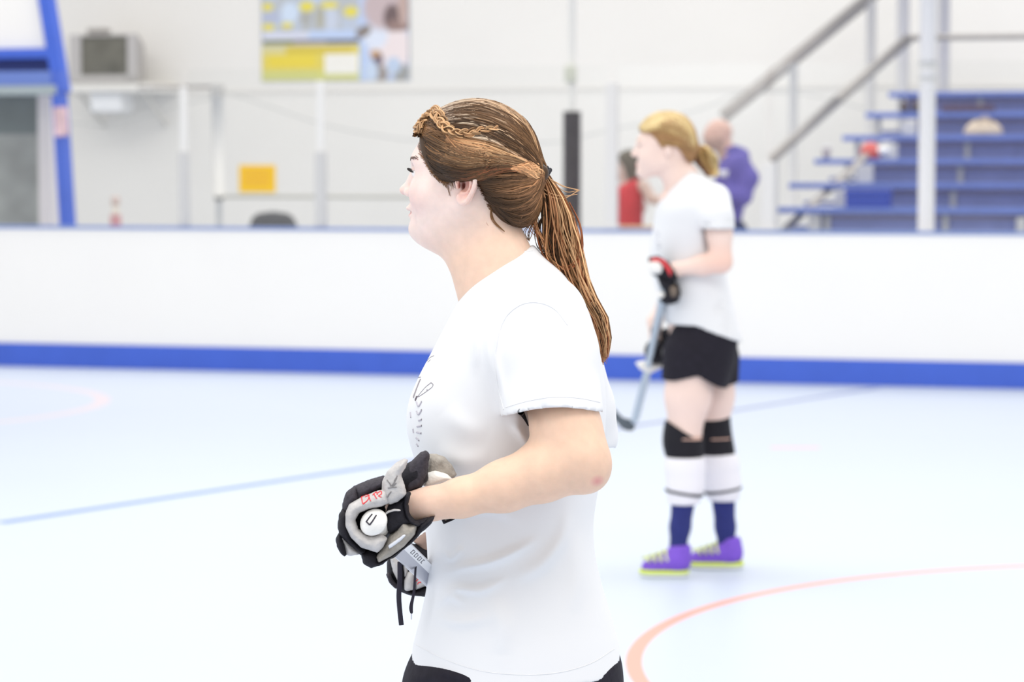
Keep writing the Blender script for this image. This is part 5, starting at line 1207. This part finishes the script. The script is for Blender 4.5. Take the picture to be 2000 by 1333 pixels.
# legs' clothing: knee pads, socks, shoes
M_NAVY = mat('navy_sock', (.022,.030,.17), .9, noise=.1, nscale=60); M_WSOCK = mat('white_sock', (.84,.82,.86), .9, bump=.2, bscale=60)
M_PURP = mat('purple_mesh_shoe', (.20,.085,.60), .7, noise=.1, nscale=60); M_LIME = mat('lime_sole', (.66,.80,.06), .6)
def legpt(leg, py):
    d, hp_, kn_, an_, toe = leg; (x0, y0), (x1, y1), (x2, y2) = hp_, kn_, an_
    x = np.interp(py, [y0, y1, y1+.38*(y2-y1), y2], [x0, x1, x1*.62+x2*.38+8, x2]); return A2(x, py, d)
for li, leg in enumerate(legs2):
    d = leg[0]
    # knee pad
    o = sdf_obj('knee_pad', [(rc(legpt(leg, 838)+[-.004,0,0], legpt(leg, 884), .073, .070), 0), (ell(legpt(leg, 862)+[-.045,0,0], (.030,.055,.048)), .02)] + ([(rc(legpt(leg, 815)+[.005,0,0], legpt(leg, 838), .064, .066), .01)] if li else []), .005, M_BLACK, w2,
            clip=(lambda lg: (lambda X_, Y_, Z_: np.maximum(Z_-(legpt(lg, 822 if not lg[0] > 0 else 806)[2]-.62*np.clip(X_-(legpt(lg, 850)[0]-.06), -1, .09)*(1 if lg[0] < 0 else -.35)), legpt(lg, 893)[2]-Z_)+0*Y_))(leg))
    pb = legpt(leg, 855); v, q, _ = tubes([np.array([pb+np.array([.069*math.cos(a), .067*math.sin(a), 0]) for a in np.linspace(math.pi*1.45, math.pi*1.8, 9)])], [.006], 6); mesh_obj('strap', v, q, mat('tan_strap_gap', (.65,.42,.34), .8), o)
    # sock upper white
    ys = [888, 915, 948, 985] if li == 0 else [882, 912, 945, 978]
    rr = [.071, .070, .066, .058]
    sk = sdf_obj('sock', [(rc(legpt(leg, ys[i]), legpt(leg, ys[i+1]), rr[i], rr[i+1]), .02) for i in range(3)], .005, M_WSOCK, w2, clip=(lambda lg, yy: (lambda X_, Y_, Z_: np.maximum(Z_-legpt(lg, yy[0]+4)[2], legpt(lg, yy[3])[2]-Z_)+0*X_+0*Y_))(leg, ys))
    sp_ = legpt(leg, 962 if li == 0 else 957); 
    v, q, _ = tubes([np.array([sp_+np.array([.0645*math.cos(a), .0645*math.sin(a), .010*math.cos(a)*(1 if li else -1)]) for a in np.linspace(0, 6.2832, 33)])], [.0065], 8); mesh_obj('black_stripe', v, q, M_BLACK, sk)
    cl_ = legpt(leg, 1000)
    mesh = sdf_obj('sock_leg', [(rc(legpt(leg, 972), legpt(leg, 1030), .044, .036), 0), (rc(legpt(leg, 1030), legpt(leg, 1092), .036, .029), .02)], .005, M_NAVY, sk, clip=(lambda lg: (lambda X_, Y_, Z_: (Z_-legpt(lg, 976)[2])+0*X_+0*Y_))(leg))
    # shoe
    an = legpt(leg, 1085); toe = leg[4]; tx = A2(1247 if li == 0 else 1340, 1110, d)[0]; hx_ = A2(1345 if li == 0 else 1452, 1110, d)[0]; yy = an[1]
    so = sdf_obj('shoe', [(rc((tx+.040, yy, .032), (hx_-.05, yy, .055), .030, .042), 0), (rc((an[0]+.01, yy, .06), (an[0]+.012, yy, .098), .042, .040), .03)], .004, M_PURP, w2,
                 clip=lambda X_, Y_, Z_: np.maximum(.022-Z_, Z_-.118)+0*X_+0*Y_)
    v, q = Fld((tx-.03, yy-.07, -.004), (hx_+.03, yy+.07, .04), .004).add(rc((tx+.042, yy, .03), (hx_-.042, yy, .03), .042, .046, (1,.9,1))).clip(lambda X_, Y_, Z_: np.maximum(.012-Z_, Z_-.028)+0*X_+0*Y_).mesh(1)
    mesh_obj('lime_midsole', v, q, M_LIME, so)
    v, q = Fld((tx-.03, yy-.07, -.008), (hx_+.03, yy+.07, .03), .004).add(rc((tx+.042, yy, .03), (hx_-.040, yy, .03), .043, .047, (1,.9,1))).clip(lambda X_, Y_, Z_: np.maximum(.0005-Z_, Z_-.014)+0*X_+0*Y_).mesh(1)
    mesh_obj('sole', v, q, M_WPLAS, so)
    lf = [np.array([(an[0]-.035-.022*i, yy-.038, .06), (an[0]-.045-.022*i, yy, .098-.008*i), (an[0]-.055-.022*i, yy+.038, .06)]) for i in range(4)]
    v, q, _ = tubes([spline(l, 8) for l in lf], [.005]*4, 6); mesh_obj('laces', v, q, mat('lime_lace', (.72,.80,.30), .7), so)
# gloves
def g2pad(name, pts, dy, T, m, par, rr=.02): return sdf_obj(name, [(pad(polyP(pts, Y2+dy), T, Y2+dy, rr), 0)], .004, m, par, marg=.012)
ga = empty('hockey_glove', A2(1300, 545, -.2)); attach(ga, w2)
g2pad('cuff', [(1266,503),(1285,500),(1305,512),(1318,528),(1325,545),(1308,556),(1290,545),(1272,535)], -.20, .045, M_BLACK, ga)
g2pad('white_panel', [(1268,512),(1285,508),(1296,520),(1292,536),(1272,536),(1266,524)], -.235, .022, M_TAPE, ga)
g2pad('red_trim', [(1267,508),(1280,503),(1298,508),(1312,528),(1310,545),(1303,530),(1290,512),(1275,511)], -.24, .012, M_RED, ga, .008)
g2pad('hand_shell', [(1283,540),(1308,545),(1326,555),(1330,572),(1325,590),(1308,596),(1293,592),(1286,580),(1300,572),(1290,560)], -.20, .045, M_BLACK, ga)
g2pad('finger_roll', [(1305,560),(1318,556),(1324,566),(1322,580),(1310,584)], -.235, .020, mat('bronze_patch', (.16,.12,.09), .6), ga)
g2pad('thumb', [(1283,570),(1292,568),(1300,576),(1296,584),(1284,582)], -.225, .018, M_TAPE, ga)
gb = empty('hockey_glove', A2(1280, 680, .1)); attach(gb, w2)
g2pad('cuff', [(1290,645),(1306,640),(1320,655),(1314,680),(1298,676),(1292,662)], .10, .045, M_BLACK, gb)
g2pad('hand_shell', [(1258,682),(1266,668),(1290,665),(1312,678),(1312,695),(1296,708),(1276,712),(1262,702)], .08, .045, M_BLACK, gb)
g2pad('back_patch', [(1290,680),(1302,676),(1308,686),(1302,698),(1290,696)], .045, .02, mat('grey_patch', (.20,.19,.19), .6), gb)
g2pad('finger_roll', [(1270,640),(1282,635),(1286,655),(1276,665),(1270,655)], .09, .02, M_DGREY, gb)
g2pad('palm_light', [(1240,708),(1262,704),(1290,710),(1300,704),(1296,718),(1270,730),(1250,722)], .09, .02, M_TAPE, gb, .012)
# stick of the blonde player
s2 = empty('hockey_stick', A2(1298, 560, .0)); tag(s2, 'pale hockey stick with a dark blade held by the blonde person', 'hockey stick')
tp = P(1299, 556, Y2-.16); lw = P(1268, 712, Y2+.08); dd_ = (lw-tp)
ze = .05; bt = P(1240, 822, Y2+.30)
b = MB(); b.beam(tp, lw, .024, .034); b.beam(lw, bt, .024, .034); b.build('shaft', mat('pale_blue_shaft', (.48,.55,.62), .4), s2, bevel=.004)
# blade resting near the floor
zb = bt[2]; bl_ = spline([bt, P(1236, 830, Y2+.32), P(1218, 828, Y2+.33), P(1202, 812, Y2+.36), P(1190, 800, Y2+.40)], 12)
V = []; Fq = []
for i, p in enumerate(bl_):
    hgt = .022
    for (dy, dz) in ((-.006, -hgt), (.006, -hgt), (.005, hgt), (-.005, hgt)): V.append((p[0], p[1]+dy, p[2]+dz))
for i in range(11):
    for j in range(4): Fq.append((i*4+j, i*4+(j+1) % 4, i*4+4+(j+1) % 4, i*4+4+j))
Fq += [(3,2,1,0), (44,45,46,47)]
mesh_obj('blade', np.array(V), Fq, mat('slate_blade', (.09,.11,.13), .6), s2, False)

# ================================================================ SPECTATORS BEHIND THE BOARDS
def spect(name_label, O, yaw, s, col):
    a = math.radians(yaw); Rm = np.array([[math.cos(a), -math.sin(a), 0], [math.sin(a), math.cos(a), 0], [0,0,1]]); hp, T, E = headprims(O, Rm, s); return hp, T, E
YM = W(1430, 400, 1.0)[1]; AM = lambda px, py, d=0: P(px, py, YM+d)
w3_ = empty('person', (AM(1430, 0)[0], YM, 0)); tag(w3_, 'bald person in a purple hoodie standing behind the boards', 'person')
OM = AM(1405, 262); hp, T, E = spect('', OM, -10, 1.0, None)
km = YM/F
bm = Fld((AM(1370,0)[0], YM-.36, 0), (AM(1490,0)[0], YM+.36, AM(0,225)[2]), .012)
for p_, k in hp: bm.add(p_, k)
bm.add(rc(T((.015,0,-.07)), AM(1422, 300), .065, .07), .03)
bm.add(loft([(AM(0,300)[2], AM(1408,0)[0], AM(1450,0)[0], YM, .12), (AM(0,360)[2], AM(1402,0)[0], AM(1462,0)[0], YM, .17), (AM(0,430)[2], AM(1410,0)[0], AM(1450,0)[0], YM, .16), (.80, AM(1408,0)[0], AM(1450,0)[0], YM, .17)]), .03)
for d in (-.10, .10): addchain(bm, [((AM(1430,0)[0], YM+d, .85), .095), ((AM(1428,0)[0], YM+d, .50), .065), ((AM(1432,0)[0], YM+d, .09), .04), ((AM(1418,0)[0]-.08, YM+d, .05), .035)], .03)
def colm(v):
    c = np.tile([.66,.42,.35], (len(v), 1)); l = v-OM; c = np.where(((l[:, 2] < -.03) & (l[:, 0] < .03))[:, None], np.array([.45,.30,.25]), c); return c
v, q = bm.mesh(1); mesh_obj('body', v, q, M_SKINF, w3_, True, colm(v))
M_PH = mat('purple_hoodie', (.135,.11,.42), .9, noise=.12, nscale=8, bump=.3, bscale=6)
fm = Fld((AM(1375,0)[0], YM-.42, .85), (AM(1492,0)[0], YM+.42, AM(0,282)[2]), .012)
fm.add(loft([(AM(0,300)[2], AM(1414,0)[0], AM(1448,0)[0], YM, .14), (AM(0,325)[2], AM(1403,0)[0], AM(1460,0)[0], YM, .20), (AM(0,370)[2], AM(1398,0)[0], AM(1463,0)[0], YM, .21), (AM(0,410)[2], AM(1403,0)[0], AM(1455,0)[0], YM, .19), (AM(0,440)[2], AM(1410,0)[0], AM(1448,0)[0], YM, .17), (.95, AM(1408,0)[0], AM(1450,0)[0], YM, .17)], 2.2))
addchain(fm, [(AM(1445, 318, -.2), .075), (AM(1464, 348, -.23), .062), (AM(1452, 385, -.24), .055), (AM(1425, 378, -.25), .048)], .04)
addchain(fm, [(AM(1440, 318, .2), .075), (AM(1460, 350, .24), .062), (AM(1448, 390, .26), .055)], .04)
fm.add(rc(AM(1430, 302), AM(1446, 306), .075, .07), .03)
v, q = fm.mesh(2); hoodie = mesh_obj('hoodie', v, q, M_PH, w3_)
sdf_obj('hood', [(rc(AM(1432, 300, -.05), AM(1440, 302, .08), .07, .07, (1,1,.8)), 0)], .012, mat('purple_hood_dark', (.09,.075,.32), .9), hoodie)
HBm = bvh_of([hoodie]); ps = [np.array([cast(HBm, a, c, y=YM+.5, off=.002)[0] for a, c in spline(l, 10)]) for l in ([(1406,336),(1424,338)], [(1408,342),(1422,343)])]
v, q, _ = tubes(ps, [.016, .012], 6); mesh_obj('chest_emblem', v, q, mat('emblem_white', (.78,.78,.84), .7), hoodie)
sdf_obj('trousers', [(rc((AM(1430,0)[0], YM-.1, 1.0), (AM(1432,0)[0], YM-.1, .12), .12, .07), 0), (rc((AM(1430,0)[0], YM+.1, 1.0), (AM(1432,0)[0], YM+.1, .12), .12, .07), .02)], .014, mat('navy_trousers', (.03,.04,.12), .9), w3_)
for d in (-.1, .1): sdf_obj('shoe', [(ell((AM(1425,0)[0]-.05, YM+d, .05), (.15,.055,.055)), 0)], .012, M_BLACK, w3_, clip=lambda X_, Y_, Z_: (.002-Z_)+0*X_+0*Y_)
# person in red
YG = W(1235, 400, .75)[1]; AG = lambda px, py, d=0: P(px, py, YG+d)
w4 = empty('person', (AG(1232, 0)[0], YG, 0)); tag(w4, 'dark haired person in a red top behind the boards, left of the blonde', 'person')
OG = AG(1224, 322); hp, T, E = spect('', OG, -28, .93, None)
bm = Fld((AG(1190,0)[0], YG-.36, 0), (AG(1300,0)[0], YG+.36, AG(0,285)[2]), .011)
for p_, k in hp: bm.add(p_, k)
bm.add(rc(T((.015,0,-.07)), AG(1230, 358), .055, .06), .03)
bm.add(loft([(AG(0,358)[2], AG(1216,0)[0], AG(1252,0)[0], YG, .13), (AG(0,400)[2], AG(1210,0)[0], AG(1254,0)[0], YG, .15), (AG(0,440)[2], AG(1212,0)[0], AG(1252,0)[0], YG, .14), (.75, AG(1212,0)[0], AG(1255,0)[0], YG, .16)]), .03)
for d in (-.09, .09): addchain(bm, [((AG(1232,0)[0], YG+d, .8), .085), ((AG(1230,0)[0], YG+d, .45), .06), ((AG(1234,0)[0], YG+d, .09), .038), ((AG(1222,0)[0]-.06, YG+d, .045), .033)], .03)
addchain(bm, [(AG(1256, 362, -.12), .045), (AG(1272, 388, -.14), .038), (AG(1290, 392, -.16), .032), (AG(1300, 396, -.16), .025)], .02)
addchain(bm, [(AG(1240, 366, .17), .045), (AG(1252, 405, .2), .038), (AG(1240, 432, .15), .032)], .02)
v, q = bm.mesh(1); mesh_obj('body', v, q, M_SKINF, w4, True, np.tile([.66,.49,.42], (len(v), 1)))
fg = Fld(OG-np.array([.16,.16,.30]), OG+.17, .009); fg.add(E((.022,0,.022), (.105,.088,.10))); fg.add(rc(T((.05,-.03,-.02)), T((.075,-.035,-.17)), .05, .035), .03); fg.add(rc(T((.05,.03,-.02)), T((.07,.035,-.17)), .05, .035), .03)
fg.cut(E((-.085,-.01,-.035), (.105,.11,.085)), .01)
v, q = fg.mesh(2); mesh_obj('hair', v, q, M_HAIR, w4, True, np.tile([.13,.11,.085], (len(v), 1)))
M_REDT = mat('red_cloth', (.58,.045,.055), .85, noise=.15, nscale=8, bump=.3, bscale=8)
rg = [(AG(0,350)[2], AG(1232,0)[0], AG(1250,0)[0], YG, .13), (AG(0,366)[2], AG(1208,0)[0], AG(1256,0)[0], YG, .16), (AG(0,400)[2], AG(1205,0)[0], AG(1257,0)[0], YG, .175), (AG(0,440)[2], AG(1206,0)[0], AG(1257,0)[0], YG, .17), (.82, AG(1206,0)[0], AG(1258,0)[0], YG, .175)]
sdf_obj('tank_top', [(loft(rg, 2.3), 0)], .011, M_REDT, w4)
sdf_obj('trousers', [(rc((AG(1232,0)[0], YG-.09, .86), (AG(1233,0)[0], YG-.09, .12), .105, .06), 0), (rc((AG(1232,0)[0], YG+.09, .86), (AG(1233,0)[0], YG+.09, .12), .105, .06), .02)], .013, mat('dark_trousers', (.03,.03,.04), .9), w4)
# wooden ledge just behind the boards
c0, c1 = W(1207, 446, .35), W(1285, 446, .35); zt = W(1240, 441, .35)[2]
wl = empty('wooden_counter', FR((S(c0)+S(c1))/2, .35, 0)); b = MB(); b.sbox(S(c0), S(c1)+.35, .20, .42, zt-.04, zt); b.build('counter_top', mat('light_wood', (.66,.46,.28), .6, noise=.15, nscale=10, stretch=(1,12,12)), wl, bevel=.004)
for s in (S(c0)+.04, S(c1)+.30): b = MB(); b.sbox(s-.02, s+.02, .24, .38, 0, zt-.04); b.build('leg', M_POST, wl)
tag(wl, 'light wooden counter edge just behind the boards below the red top', 'counter')
